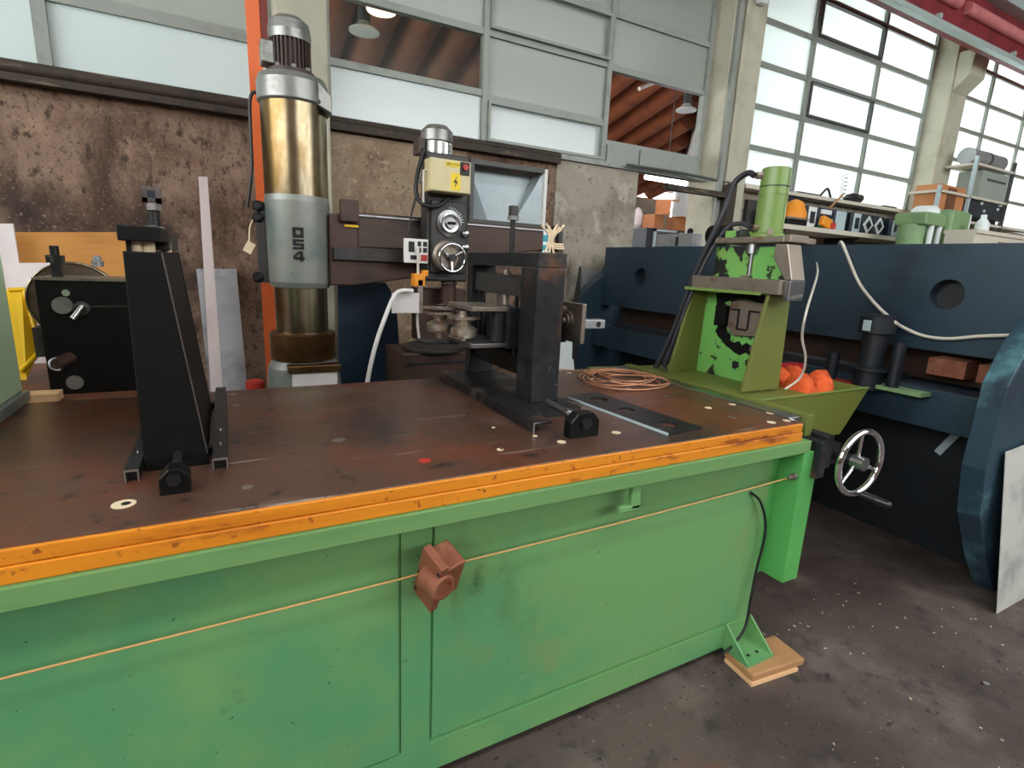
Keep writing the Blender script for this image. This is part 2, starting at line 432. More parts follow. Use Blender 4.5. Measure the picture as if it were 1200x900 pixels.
def window(name, xs, zs, cells, label, sash=(), th=.05, cols=None):
    """xs/zs: lines of mullions and transoms; cells[(i,j)] gives a pane material or None"""
    y0, y1 = W + .02, W + .09
    x0, x1, z0, z1 = xs[0], xs[-1], zs[0], zs[-1]
    f = B(); f.box(x0, x1, y0, y1, z0 - .03, z0 + .03); f.box(x0, x1, y0, y1, z1 - .03, z1 + .03)
    f.box(x0, x0 + .05, y0, y1, z0, z1); f.box(x1 - .05, x1, y0, y1, z0, z1)
    root = struct(obj(name, f, 'frame_grey'), label)
    for x in xs[1:-1]: obj('mullion', B().box(x - th / 2, x + th / 2, y0 - .005, y1, z0 + .03, z1 - .03), 'frame_grey', root)
    for i in range(len(xs) - 1):
        for z in (cols[i] if cols else zs)[1:-1]:
            obj('transom', B().box(xs[i] + th / 2 + (th / 2 if i == 0 else 0), xs[i + 1] - th / 2, y0 + .005, y1 - .005, z - th / 2, z + th / 2), 'frame_grey', root)
    for i in range(len(xs) - 1):
        zi = cols[i] if cols else zs
        for j in range(len(zi) - 1):
            mt = cells(i, j)
            a, b_ = xs[i] + .025, xs[i + 1] - .025; c, d = zi[j] + .025, zi[j + 1] - .025
            if mt: obj('pane', B().box(a, b_, y0 + .03, y0 + .036, c, d), mt, root)
            if (i, j) in sash:
                q = B()
                q.box(a, b_, y0 - .03, y0 + .02, c, c + .022); q.box(a, b_, y0 - .03, y0 + .02, d - .022, d)
                q.box(a, a + .022, y0 - .03, y0 + .02, c + .022, d - .022); q.box(b_ - .022, b_, y0 - .03, y0 + .02, c + .022, d - .022)
                obj('sash', q, 'frame_dark' if name != 'window_2' else 'frame_grey', root)
    return root


ZR = [2.49 + .4225 * k for k in range(8)]
window('window_1', [-5.8, -3.4, -.86, .42], [2.50, 2.925, 3.36, 3.80, 4.24, 4.68, 5.4], lambda i, j: 'pane_frosted' if j == 0 else 'pane_grey',
       'band of frosted panes above the stained wall', th=.07)
window('window_2', [.73, 2.02, 3.28, 4.56], [2.49, 2.885, 3.345, 3.80, 4.24, 4.68, 5.4],
       lambda i, j: 'pane_frosted' if (i, j) in ((0, 0), (1, 0)) else ('pane_clear' if (i, j) in ((0, 1),) else (None if (i, j) in ((2, 0), (2, 1)) else 'pane_grey')),
       cols=[[2.49, 2.885, 3.345, 3.80, 4.24, 4.68, 5.4], [2.49, 2.855, 3.345, 3.77, 4.24, 4.68, 5.4], [2.49, 2.68, 3.33, 3.77, 4.24, 4.68, 5.4]], label=
       'steel window of grey frosted panes with one open bay', sash=((1, 0), (1, 2)))
window('window_3', [5.06, 6.14, 7.46, 8.72], ZR, lambda i, j: 'pane_bright', 'bright steel window between the two concrete columns', sash=((1, 2), (1, 4)))
window('window_4', [9.2, 10.4, 11.65, 12.9, 14.2], ZR, lambda i, j: 'pane_bright', 'bright steel window beyond the corbelled column')
# light panel strip under the open bay
sp = B(); sp.box(3.31, 4.53, W + .0, W + .05, 2.51, 2.66)
s_ = struct(obj('trim_5', sp, 'frame_grey'), 'pale panels under the open window bay')
obj('joint', B().box(3.70, 3.715, W - .004, W + .0, 2.51, 2.66), 'frame_dark', s_)

# columns
def column(name, x0, x1, y0, label, corbel=False):
    c = struct(obj(name, B().box(x0, x1, y0, W + .2, 0, 6.2), 'column_concrete', bev=.012), label)
    if corbel:
        q = B(); q.prism([(y0, 4.02), (y0 - .17, 4.20), (y0 - .19, 4.50), (y0, 4.50)], 'x', x0 + .02, x1 - .02)
        obj('corbel', q, 'column_concrete', c, bev=.01)
    return c
column('concrete_column', .40, .74, W - .14, 'cream concrete column behind the radial drill')
cc = column('concrete_column', 4.62, 5.08, W - .16, 'grey-green concrete column beside the doorway')
obj('cable_channel', B().box(4.63, 4.69, W - .20, W - .16, .5, 5.6), 'frame_grey', cc)
obj('cable_channel', B().box(4.74, 4.79, W - .19, W - .16, .5, 5.6), 'column_concrete', cc)
lb = B(); lb.box(4.87, 4.98, W - .24, W - .16, 4.15, 4.75); 
obj('light_bracket', lb, 'label_white', cc, bev=.02)
column('concrete_column', 8.74, 9.18, W - .22, 'grey-green concrete column carrying the crane rail', corbel=True)
# far column keeps one concrete colour on every side
# crane runway
cr = thing('crane_runway', 'red crane girder with pale steel rail running along the wall', 'girder', (8.5, 3.75, 4.2))
cr['kind'] = 'structure'
obj('rail', B().box(4.0, RX1, 3.66, 3.74, 4.30, 4.355), 'crane_grey', cr, bev=.006)
obj('web', B().box(4.0, RX1, 3.74, 3.86, 4.34, 5.2), 'crane_red', cr)
for k, xx in enumerate((6.2, 7.1, 8.95, 10.2)):
    obj('rail_clip', B().box(xx, xx + .05, 3.65, 3.70, 4.355, 4.40), 'crane_grey', cr)
for a, b_, z in ((5.2, 7.55, 4.62), (7.75, 12.0, 4.62)):
    obj('pink_roll', B().cyl((a, 3.72, z), (b_, 3.72, z), .065, n=16), 'crane_pink', cr)  # two pink cylinders along the girder face
obj('upper_flange', B().box(4.0, RX1, 3.6, 3.74, 4.80, 4.90), 'crane_grey', cr)
obj('lower_flange', B().box(4.0, RX1, 3.6, 3.76, 4.96, 5.15), 'teal_dark', cr)

# ---- the hall beyond the wall, seen through the open bay, the clear pane and the doorway
struct(obj('wall_hall_far', B().box(RX0, 3.6, 10.6, 10.8, 0, 2.0).box(3.6, 10.1, 10.6, 10.8, 0, 3.25).box(RX0, 3.6, 10.6, 10.8, 3.0, 3.4), 'concrete_grey'))
def hallx(y): return 5.05 + .85 * (y - 4.6)
struct(obj('wall_hall_right', B().prism([(hallx(4.62), 4.62), (hallx(4.62) + .15, 4.62), (hallx(10.8) + .15, 10.8), (hallx(10.8), 10.8)], 'z', 0, 4.6), 'plaster_white'))  # wall slanted and whitened so more light reaches the right windows
def roofz(y): return 4.85 - (y - 4.6) * .24
hx0, hx1 = hallx(4.6) + .1, hallx(10.8) + .1
rf = struct(obj('ceiling_hall', B().hexa([(RX0, 4.6, roofz(4.6) + .1), (hx0, 4.6, roofz(4.6) + .1), (hx1, 10.8, roofz(10.8) + .1), (RX0, 10.8, roofz(10.8) + .1),
                                          (RX0, 4.6, roofz(4.6) + .2), (hx0, 4.6, roofz(4.6) + .2), (hx1, 10.8, roofz(10.8) + .2), (RX0, 10.8, roofz(10.8) + .2)]), 'roof_dark'),
            'dark roof of the neighbouring hall')
for k in range(32):
    x = -5.7 + k * .50
    y0 = max(4.66, 4.6 + (x + .22 - 5.05) / .85)
    if y0 > 10.2: break
    obj('roof_tile', B().cyl((x, y0, roofz(y0)), (x, 10.55, roofz(10.55)), .215, n=14), 'roof_wood', rf)


def lamp(loc, label, k, lit=False):
    t = thing('pendant_lamp', label, 'lamp', loc)
    x, y, z = loc
    obj('shade', B().lathe([(.08 * k, .16 * k), (.12 * k, .10 * k), (.24 * k, .03 * k), (.24 * k, 0), (.05 * k, .01 * k)], (x, y, z)), 'label_white', t)
    obj('housing', B().cyl((x, y, z + .15 * k), (x, y, z + .45 * k), .10 * k, n=16), 'frame_dark', t)
    obj('rod', B().cyl((x, y, z + .45 * k), (x, y, roofz(y) + .05), .012, n=8), 'frame_dark', t)
    if lit: obj('bulb_glass', B().cyl((x, y, z - .012), (x, y, z + .004), .22 * k, n=24), 'lamp_warm', t)
p = PY(804, 130, 6.4); lamp((p.x, 6.4, p.z), 'white pendant lamp seen through the open window bay', .62)
p = PY(427, 38, 6.0); lamp((p.x, 6.0, p.z), 'unlit white pendant lamp seen through the clear pane', .62)
p = PY(447, 12, 5.6); lamp((p.x, 5.6, p.z), 'lit pendant lamp added for the warm lamp reflection in the clear pane', .6, True)  # added lit lamp, standing in for a lamp mirrored in the pane
t = thing('tube_lamp', 'white tube lamp under the brown roof beyond the open window bay', 'lamp', PY(760, 100, 6.0))
a, b_ = PY(749, 104, 6.0), PY(774, 94, 6.0)
obj('tube', B().cyl(a, b_, .025, n=12), 'white', t)
obj('hanger', B().cyl((a + b_) / 2, (a + b_) / 2 + Vector((0, 0, roofz(6) - .1 - (a.z + b_.z) / 2)), .008, n=6), 'white', t)
# doorway contents
a, b_ = PY(757, 207, 6.0), PY(804, 215, 6.0)
t = thing('batten_light', 'lit tube light with pink batten hanging in the doorway', 'lamp', (a + b_) / 2)
obj('lit_tube', B().cyl(a, b_, .035, n=12), 'tube_light', t)
obj('batten', B().cyl(a + Vector((-.3, 0, .09)), b_ + Vector((.02, 0, .09)), .035, n=8), 'crane_pink', t)
obj('suspension', B().cyl((a + b_) / 2 + Vector((0, 0, .09)), (a + b_) / 2 + Vector((0, 0, roofz(6) - .25 - (a.z + b_.z) / 2)), .008, n=6), 'frame_dark', t)
cab = thing('storage_cabinet', 'dark metal cabinet with glass door inside the doorway', 'cabinet', (6.05, 6.3, 0))
obj('carcass', B().box(5.62, 6.65, 6.35, 6.75, 0, 2.13), 'navy_box', cab)
obj('door', B().box(5.78, 6.2, 6.33, 6.35, .9, 2.09), 'frame_dark', cab)
obj('door_frame', B().box(5.75, 5.79, 6.32, 6.36, .9, 2.12).box(5.75, 6.2, 6.32, 6.36, 2.09, 2.12), 'label_grey', cab)
obj('notice', B().box(6.28, 6.52, 6.335, 6.35, 1.78, 2.1), 'white_board', cab)
for k, (px, py, s_, rz, lab) in enumerate(((766, 254, .22, .15, 'cardboard box lying open-ended on the dark cabinet'), (778, 234, .22, .8, 'tilted cardboard box on top of the pile above the cabinet'),
                                  (793, 254, .22, -.1, 'closed cardboard box at the right end of the cabinet top'))):
    p = PY(px, py, 6.5)
    t = thing('cardboard_box', lab, 'box', (p.x, p.y, 2.13 if k != 1 else 2.36), 'cardboard boxes on the cabinet')
    z0 = 2.13 if k != 1 else 2.36
    M_ = Matrix.Translation((p.x, p.y, z0)) @ Matrix.Rotation(rz, 4, 'Z')
    obj('carton', B().box(-s_ / 2, s_ / 2, -s_ / 2, s_ / 2, 0, s_ * .95, M_), 'cardboard', t)
    obj('flap', B().box(-s_ / 2, s_ / 2, -s_ / 2 - .12, -s_ / 2, s_ * .93, s_ * .95, M_), 'wood_pale', t)
tag(obj('white_sack', B().lathe([(.05, 0), (.08, .06), (.08, .2), (.05, .28), (.01, .32)], (5.70, 6.68, 2.13)), 'white'), 'white sack beside the cardboard boxes on the cabinet', 'sack')
# grey control box on the far end of the blue machine is built with that machine

# conduits around the column
cb = B(); cb.tube([PY(735, 193, W - .1), PY(800, 203, W - .1), PY(862, 216, W - .2)], .014, n=8, sub=1)
tag(obj('wall_conduit', cb, 'frame_dark'), 'thin dark conduit crossing the column above the doorway', 'pipe')
vp = B(); vp.box(4.70, 4.80, W - .30, W - .2, 0, 2.42); vp.box(3.85, 4.72, W - .3, W - .22, 2.28, 2.33)
tag(obj('door_post', vp, 'sill_dark'), 'dark steel post and lintel at the doorway', 'post')
cb = B(); cb.tube([(4.86, W - .2, 2.42), (4.86, W - .21, 2.1), (4.90, W - .22, 1.93), (5.05, W - .25, 1.86), (5.12, W - .3, 1.7)], .02)
tag(obj('conduit_elbow', cb, 'grey_green'), 'pale grey conduit bending at the foot of the column', 'pipe')

# hood in the wall recess
hd = thing('fume_hood', 'pale sheet-metal hopper set into the wall opening', 'hood', (2.27, W, 1.86))
obj('back_sheet', B().box(1.92, 2.61, W + .16, W + .17, 1.87, 2.315), 'hood_metal', hd)
q = B(); q.add([(2.61, W + .0, 2.315), (2.61, W + .16, 2.315), (2.61, W + .16, 1.87), (2.40, W + .16, 1.87), (2.61, W, 1.87)], [(0, 1, 2, 4), (0, 4, 3)])
q.hexa([(2.42, W + .15, 1.87), (2.605, W + .02, 1.87), (2.61, W + .02, 1.87), (2.61, W + .16, 1.87), (2.58, W + .15, 2.31), (2.605, W + .02, 2.31), (2.61, W + .02, 2.31), (2.61, W + .16, 2.31)])
obj('folded_side', q, 'hood_metal', hd)
q = B(); q.hexa([(1.92, W + .02, 1.87), (2.15, W + .155, 1.87), (2.15, W + .16, 1.87), (1.92, W + .16, 1.87), (1.92, W + .02, 2.31), (1.95, W + .155, 2.31), (1.95, W + .16, 2.31), (1.92, W + .16, 2.31)])
obj('folded_side', q, 'hood_metal', hd)
q = B(); q.box(1.885, 1.92, W - .03, W + .02, 1.84, 2.35); q.box(1.92, 2.61, W - .03, W + .02, 2.315, 2.35); q.box(1.92, 2.61, W - .03, W + .02, 1.84, 1.87)
obj('frame', q, 'frame_dark', hd)
obj('frame_edge', B().box(2.61, 2.64, W - .035, W + .02, 1.80, 2.35), 'white', hd)

# ================================================================== the bench
T = .985
YF, YB = 1.137, 2.228
XE = 1.83
BX0 = -2.3
wbench = thing('workbench', 'long green steel workbench with rusty brown top and orange front edge', 'workbench', (-.2, 1.7, 0))
tt = obj('tabletop', B().box(BX0, XE, YF, YB, .925, T), 'tabletop', wbench, bev=.003)
q = B(); q.box(BX0, XE - .004, YF - .009, YF, .9525, T - .002); q.box(BX0, XE - .002, YF - .012, YF, .9175, .9515)
obj('edge_band', q, 'orange', wbench, bev=.003)
q = B(); q.box(BX0, 1.875, YF - .022, YF + .06, .872, .917); q.box(XE, 1.90, YF + .06, YB, .872, .917)
obj('lip', q, 'green_lip', wbench, bev=.002)
YP = 1.197
q = B(); q.box(BX0 + .1, 1.80, YP + .006, YB - .06, .05, .872)
obj('body', q, 'green', wbench)
obj('post_strip', B().box(.352, .434, YP + .001, YP + .006, .05, .872), 'green', wbench)
obj('panel', B().box(BX0 + .1, .345, YP - .003, YP + .006, .155, .871), 'green', wbench, bev=.002)
obj('panel', B().box(.441, 1.70, YP - .003, YP + .006, .165, .871), 'green', wbench, bev=.002)
obj('bottom_rail', B().box(BX0 + .1, 1.80, YP, YP + .006, .05, .148), 'green', wbench)
# hanging corner box
q = B(); q.box(1.845, 1.935, YF - .022, YP + .02, .335, .872); q.box(1.80, 1.845, YP + .01, YP + .3, .335, .872)
br = obj('corner_box', q, 'green_bright', wbench, bev=.003)
obj('clamp_screw', B().cyl((1.80, 1.135, .775), (1.845, 1.135, .775), .006, n=8).cyl((1.825, 1.135, .775), (1.838, 1.135, .775), .014, n=6), 'steel_rust', br)
# hook under the lip
p = PY(738, 580, YF + .01)
q = B(); q.box(p.x - .005, p.x + .03, YF - .008, YF + .012, .79, .872); q.box(p.x - .05, p.x + .03, YF - .008, YF + .012, .785, .805)
obj('hook', q, 'green', wbench, bev=.004)
# feet
def foot(x, y, s):
    f = obj('foot', B().box(x - .075, x + .075, min(y, y + s * .12), max(y, y + s * .12), .045, .055), 'green', wbench)
    for k in (-1, 1):
        xx = x + k * .07
        g = B(); g.prism([(y, .055), (y + s * .115, .055), (y, .155)], 'x', xx - .004, xx + .004)
        obj('gusset', g, 'green', f)
    obj('bolt_hole', B().cyl((x - .025, y + s * .08, .055), (x - .025, y + s * .08, .0562), .007, n=10), 'black_plain', f)
    obj('bolt_hole', B().cyl((x + .025, y + s * .08, .055), (x + .025, y + s * .08, .0562), .007, n=10), 'black_plain', f)
foot(1.735, YP, -1)
for x, y, s in ((-1.9, YP, -1), (-1.9, YB - .06, 1), (1.7, YB - .06, 1)):
    foot(x, y, s)
# steel end bar and olive rim at the right end of the top
q = B(); q.box(XE + .002, XE + .075, YF + .05, YB, .93, T + .004)
obj('end_bar', q, 'steel', wbench, bev=.003)
q = B(); q.box(XE + .077, XE + .12, YF + .03, YB, .90, T + .012)
obj('end_rim', q, 'olive', wbench, bev=.003)
obj('end_bolt', B().cyl((XE + .03, YF + .02, T - .02), (XE + .03, YF + .05, T - .02), .016, n=6), 'bright_steel', wbench)
# plugs in the top
plugs = [(145, 591, .022, 'h'), (290, 571, .012, 'p'), (397, 516, .018, 'p'), (498, 540, .016, 'r'), (658, 518, .014, 'w'), (722, 507, .015, 'w'),
         (98, 472, .018, 'p'), (272, 462, .018, 'p'), (276, 475, .012, 'p'), (667, 437, .014, 'w'), (830, 478, .014, 'w'), (858, 474, .014, 'w'), (903, 484, .016, 'w'),
         (904, 495, .016, 'w'), (922, 493, .014, 'w'), (858, 489, .014, 'p'), (780, 464, .016, 'p'), (719, 446, .014, 'w'), (737, 456, .013, 'w'),
         (693, 444, .012, 'w'), (578, 501, .006, 'w'), (586, 527, .010, 'h'), (627, 511, .008, 'w')]
for px, py, r, k in plugs:
    p = PZ(px, py, T)
    o = obj('plug', B().cyl((p.x, p.y, T - .004), (p.x, p.y, T + .0012), r, n=14), {'h': 'cream', 'p': 'steel_rust', 'w': 'cream', 'r': 'red_dull'}[k], tt)
    if k == 'h':
        obj('hole', B().cyl((p.x + .004, p.y, T + .0012), (p.x + .004, p.y, T + .0018), r * .4, n=10), 'black_plain', o)
# gearbox and handwheel at the right end
gb = obj('gearbox', B().box(1.945, 1.99, 1.10, 1.24, .80, .93).box(1.90, 1.945, 1.09, 1.26, .77, .915), 'black_steel', wbench, bev=.004)
WC = Vector((2.035, 1.02, .842))
obj('spindle', B().cyl((WC.x, 1.015, WC.z), (WC.x, 1.17, WC.z), .02).box(1.98, WC.x + .04, 1.12, 1.2, WC.z - .04, WC.z + .04), 'black_steel', wbench)
hw = obj('handwheel', B().torus(WC, (.06, 1, 0), .120, .012, 48, 12), 'chrome', wbench)
q = B()
for k in range(3):
    an = PI / 2 + .15 + k * 2 * PI / 3
    e = Vector((math.cos(an), -.06 * math.cos(an), math.sin(an))) * .115
    q.cyl(WC + Vector((0, .012, 0)), WC + e, .008, .006, n=10)
obj('spoke', q, 'chrome', hw)
obj('hub', B().cyl(WC + Vector((0, -.02, 0)), WC + Vector((0, .025, 0)), .026), 'steel', hw)
hp = WC + Vector((.012, 0, -.118))
obj('crank_handle', B().lathe([(.006, 0), (.006, .015), (.012, .02), (.015, .07), (.012, .11), (.009, .118)], hp, (.12, -1, -.05), 16), 'dark_steel', hw)

# wooden packing under the foot
q = B(); M_ = Matrix.Translation((1.79, 1.105, 0)) @ Matrix.Rotation(-.10, 4, 'Z')
q.box(-.135, .135, -.075, .07, .014, .045, M_)
wo = thing('wood_packer', 'worn wooden block packed under the green bench foot', 'wood block', (1.79, 1.105, 0))
obj('block', q, 'wood', wo, bev=.006)
q = B(); q.box(-.14, .10, -.08, .06, 0, .014, M_); obj('base_board', q, 'wood_pale', wo)

# string along the front with the rusty block hanging on it
q = B(); q.tube([(BX0, 1.15, .70), (-.41, 1.15, .722), (.34, 1.15, .73), (.49, 1.15, .737), (1.0, 1.15, .742), (1.64, 1.15, .757), (1.84, 1.15, .765)], .0027, n=6, sub=2)
tag(obj('tension_cord', q, 'string'), 'thin tan cord stretched along the green bench front', 'cord')
rbk = thing('rusty_valve_block', 'rusty brown flanged valve block on the green bench front', 'valve', (.43, 1.12, .63))
Mr = Matrix.Translation((.425, 1.125, .735)) @ Matrix.Rotation(-1.28, 4, 'Z') @ Matrix.Rotation(.10, 4, 'X') @ Matrix.Rotation(.40, 4, 'Y')
q = B(); q.box(-.04, .04, -.035, -.012, -.085, .085, Mr)
pl = obj('flange_plate', q, 'rust', rbk, bev=.003)
q = B(); q.box(-.045, .035, -.012, .05, -.06, .06, Mr); obj('valve_body', q, 'rust', rbk, bev=.006)
for (a, b_) in ((-.03, -.065), (-.03, .0), (.032, .06)):
    c0 = Mr @ Vector((a, -.036, b_)); c1 = Mr @ Vector((a, -.0345, b_))
    obj('bolt_hole', B().cyl(c0, c1, .006, n=10), 'black_plain', pl)
obj('mount_stud', B().cyl((.44, 1.12, .73), (.44, YP - .003, .73), .012, n=12), 'rust', rbk)
pc = PY(516, 686, 1.075)
q = B(); ax = Vector((.30, -.93, -.12)).normalized()
q.lathe([(.034, -.05), (.034, 0), (.034, .012), (.030, .016), (.022, .016), (.022, .011), (.0, .011)], pc, ax, 28)
obj('port_cap', q, 'rust', rbk)
# black cable hanging at the right end of the front
pts = [PY(880, 577, 1.186), PY(892, 590, 1.180), PY(897, 622, 1.178), PY(886, 670, 1.178), PY(880, 700, 1.172), PY(873, 735, 1.165), PY(858, 757, 1.16), PY(846, 766, 1.15)]
tag(obj('power_cable', B().tube(pts, .005, n=8), 'cable_black'), 'thin black cable hanging down the green bench front', 'cable')

# flat drilled strip lying on the top
st = thing('drilled_strip', 'flat dark steel strip with round holes lying on the bench', 'metal strip', (1.29, 1.46, T))
a, b_, c, d = PZ(662, 466, T), PZ(783, 511, T), PZ(816, 502, T), PZ(708, 463, T)
U = (b_ - a).normalized(); V = Vector((-U.y, U.x, 0)); Ln = (b_ - a).length
q = B(); q.holed((a.x, a.y, T + .001), U, V, (0, 0, 1), 0, Ln, 0, .165, [(.10, .09, .035), (.26, .085, .03), (Ln - .075, .085, .035)], .008, 20)
obj('plate', q, 'black_steel', st)
obj('edge', B().box(0, Ln, -.0015, 0, 0, .009, Matrix.Translation((a.x, a.y, T + .001)) @ Matrix(((U.x, V.x, 0, 0), (U.y, V.y, 0, 0), (0, 0, 1, 0), (0, 0, 0, 1)))), 'label_grey', st)  # bright glint along the edge put in as pale colour

# coil of copper coloured wire
q = B(); pts = []
cx, cy = 1.66, 1.92
for k in range(86):
    an = k * .48
    rr = 1 + .22 * math.sin(k * .37) + .1 * math.sin(k * 1.3)
    pts.append((cx + .02 * math.sin(k * .21) + .20 * rr * math.cos(an) * (.72 + .28 * math.sin(k * .11)), cy + .05 * math.sin(k * .17) + .155 * rr * math.sin(an), T + .005 + .012 * (.5 + .5 * math.sin(k * .77)) + k * .0001))
pts = [(1.46, 2.21, T + .01), (1.52, 2.19, T + .006)] + pts
tag(obj('wire_coil', B().tube(pts, .0032, n=6, sub=4), 'copper_wire'), 'loose tangle of copper-coloured wire lying on the bench top', 'wire')
tag(obj('steel_offcut', B().box(-.08, .08, -.025, .025, 0, .010, Matrix.Translation((1.72, 2.185, T)) @ Matrix.Rotation(-.15, 4, 'Z')), 'olive'), 'small olive plate lying beside the wire tangle', 'plate')

# ================================================================== black upright clamped on the bench
tw = thing('black_upright', 'tall black tapered upright with long screw standing on the bench', 'fixture', (-.12, 1.7, T))
zt = 1.491
body = [(-.194, T), (-.063, T), (-.118, zt), (-.190, zt)]
obj('front_plate', B().prism(body, 'y', 1.433, 1.452), 'black', tw, bev=.002)
obj('rear_plate', B().prism(body, 'y', 1.95, 1.968), 'black', tw, bev=.002)
q = B(); q.hexa([(-.078, 1.452, T), (-.066, 1.452, T), (-.066, 1.95, T), (-.078, 1.95, T), (-.132, 1.452, zt), (-.121, 1.452, zt), (-.121, 1.95, zt), (-.132, 1.95, zt)])
obj('side_plate', q, 'black', tw)
obj('side_plate', B().box(-.190, -.178, 1.452, 1.95, T, zt), 'black', tw)
obj('pale_edge', B().hexa([(-.0655, 1.431, T + .03), (-.0628, 1.431, T + .03), (-.0628, 1.4345, T + .03), (-.0655, 1.4345, T + .03),
                          (-.1205, 1.431, zt), (-.1175, 1.431, zt), (-.1175, 1.4345, zt), (-.1205, 1.4345, zt)]), 'steel', tw)  # thin pale strip along the slanted edge of the front plate
obj('cap_block', B().box(-.197, -.119, 1.432, 1.66, zt + .022, zt + .055), 'black', tw, bev=.003)
obj('rear_cap', B().box(-.185, -.119, 1.66, 1.965, zt + .005, zt + .05), 'drill_dark', tw, bev=.003)
for (x, y) in ((-.168, 1.47), (-.145, 1.47), (-.13, 1.7)):
    obj('spacer', B().cyl((x, y, zt), (x, y, zt + .023), .012, n=12), 'cream', tw)
obj('cap_foot', B().box(-.185, -.178, 1.45, 1.62, zt, zt + .022), 'black', tw)
sx, sy = -.142, 1.60
scr = obj('screw', B().cyl((sx, sy, zt + .05), (sx, sy, zt + .125), .0125, n=16), 'dark_steel', tw)
q = B()
for k in range(12): q.torus((sx, sy, zt + .058 + k * .0055), (0, 0, 1), .0125, .0016, 16, 6)
obj('thread', q, 'dark_steel', scr)
obj('nut', hexnut(B(), (sx, sy, zt + .052), (0, 0, 1), .021, .009), 'bright_steel', scr)
obj('nut', hexnut(B(), (sx + .002, sy, zt + .098), (0, 0, 1), .018, .016), 'bright_steel', scr)
obj('clevis', B().box(sx - .019, sx - .008, sy - .014, sy + .014, zt + .114, zt + .150).box(sx + .008, sx + .019, sy - .014, sy + .014, zt + .114, zt + .150).box(sx - .019, sx + .019, sy - .012, sy + .014, zt + .142, zt + .152).box(sx - .019, sx + .019, sy - .014, sy + .014, zt + .112, zt + .126), 'steel', scr)
obj('clevis_pin', B().box(sx - .008, sx + .008, sy - .012, sy + .012, zt + .126, zt + .142), 'navy_box', scr)
for x0, x1, y0 in ((-.226, -.198, 1.375), (-.054, -.021, 1.385)):
    q = B(); q.box(x0, x1, y0, 2.16, T + .022, T + .03); q.box(x0, x0 + .006, y0, 2.16, T, T + .022); q.box(x1 - .006, x1, y0, 2.16, T, T + .022)
    q.box(x0 + .006, x1 - .006, y0 + .012, 2.16, T, T + .022)
    r_ = obj('base_rail', q, 'black_steel', tw)
    obj('rail_end', B().box(x0, x1, y0 - .0015, y0, T + .025, T + .03).box(x0, x0 + .003, y0 - .0015, y0, T, T + .025).box(x1 - .003, x1, y0 - .0015, y0, T, T + .025), 'steel_rust', r_)
    for yy in (1.5, 1.62):
        obj('rail_pin', B().cyl(((x0 + x1) / 2, yy, T + .03), ((x0 + x1) / 2, yy, T + .033), .004, n=8), 'bright_steel', r_)
for yy in (1.50, 1.97): obj('cross_tie', B().box(-.198, -.054, yy, yy + .03, T + .002, T + .02), 'black', tw)


def stop_block(name, label, x0, x1, y0, y1, h, rod_end, mt):
    t = thing(name, label, 'stop block', ((x0 + x1) / 2, (y0 + y1) / 2, T))
    c = h * .32
    q = B(); q.prism([(x0, T), (x1, T), (x1, T + h - c), (x1 - c, T + h), (x0 + c, T + h), (x0, T + h - c)], 'y', y0, y1)
    o = obj('block', q, mt, t, bev=.002)
    q = B(); e = .0022
    q.hexa([(x0, y0 - .001, T + h - c - e), (x0 + e, y0 - .001, T + h - c - e), (x0 + e, y0 + .001, T + h - c - e), (x0, y0 + .001, T + h - c - e), (x0 + c, y0 - .001, T + h - .001), (x0 + c + e, y0 - .001, T + h - .001), (x0 + c + e, y0 + .001, T + h - .001), (x0 + c, y0 + .001, T + h - .001)])
    obj('bright_edge', q, 'bright_steel', o)
    cx, cz = (x0 + x1) / 2, T + h * .62
    bo = obj('bolt', hexnut(B(), (cx, y0 - .012, cz), (0, 1, 0), h * .24, .012), 'dark_steel', t, bev=.002)
    obj('bolt_face', B().cyl((cx, y0 - .013, cz), (cx, y0 - .012, cz), h * .17, n=6), 'black_plain', bo)
    q = B(); q.cyl((cx, y1, cz), rod_end, h * .15, n=14)
    rd = obj('rod', q, 'steel', t)
    v = Vector(rod_end) - Vector((cx, y1, cz))
    obj('lock_nut', hexnut(B(), Vector((cx, y1, cz)) + v * .25, v, h * .24, .012), 'steel', rd)
stop_block('stop_block', 'small black chamfered stop block in front of the black upright', -.151, -.094, 1.268, 1.315, .058, (-.125, 1.43, T + .036), 'black')
stop_block('stop_block', 'black chamfered stop block in front of the roller frame', .905, 1.013, 1.278, 1.315, .078, (.975, 1.53, T + .05), 'black')

# ================================================================== roller frame
fr = thing('roller_frame', 'black steel frame with grooved rollers bolted to the bench', 'fixture', (1.0, 1.9, T))
x0, x1 = .947, 1.062
zb, zt2 = T + .03, 1.545
obj('near_post', B().box(x0, x1, 1.598, 1.714, zb, zt2 - .052), 'black_steel', fr, bev=.003)
obj('far_post', B().box(x0, x1, 2.15, 2.205, zb, zt2 - .052), 'black_steel', fr, bev=.003)
obj('top_beam', B().box(x0, x1 + .002, 1.596, 2.207, zt2 - .05, zt2), 'black_steel', fr, bev=.003)
obj('back_plate', B().box(x1 - .03, x1 - .015, 1.714, 2.15, T + .17, 1.32), 'black', fr)
obj('upper_slide', B().box(x0 + .015, x1 - .03, 1.716, 2.148, 1.385, 1.462), 'drill_dark', fr, bev=.003)
obj('lower_slide', B().box(x0 + .02, x1 - .02, 1.716, 2.148, T + .105, T + .18), 'black', fr, bev=.003)
for y in (1.76, 2.04, 2.09):
    obj('guide_bar', B().box(x0 + .01, x0 + .022, y, y + .012, T + .18, 1.385), 'dark_steel', fr)
obj('adjusting_screw', B().cyl((x0 + .03, 1.885, 1.33), (x0 + .03, 1.885, 1.48), .014, n=14), 'steel_rust', fr)
cg = obj('carriage', B().box(x0 - .03, x0 + .03, 1.74, 1.93, 1.19, 1.345), 'black_steel', fr, bev=.004)
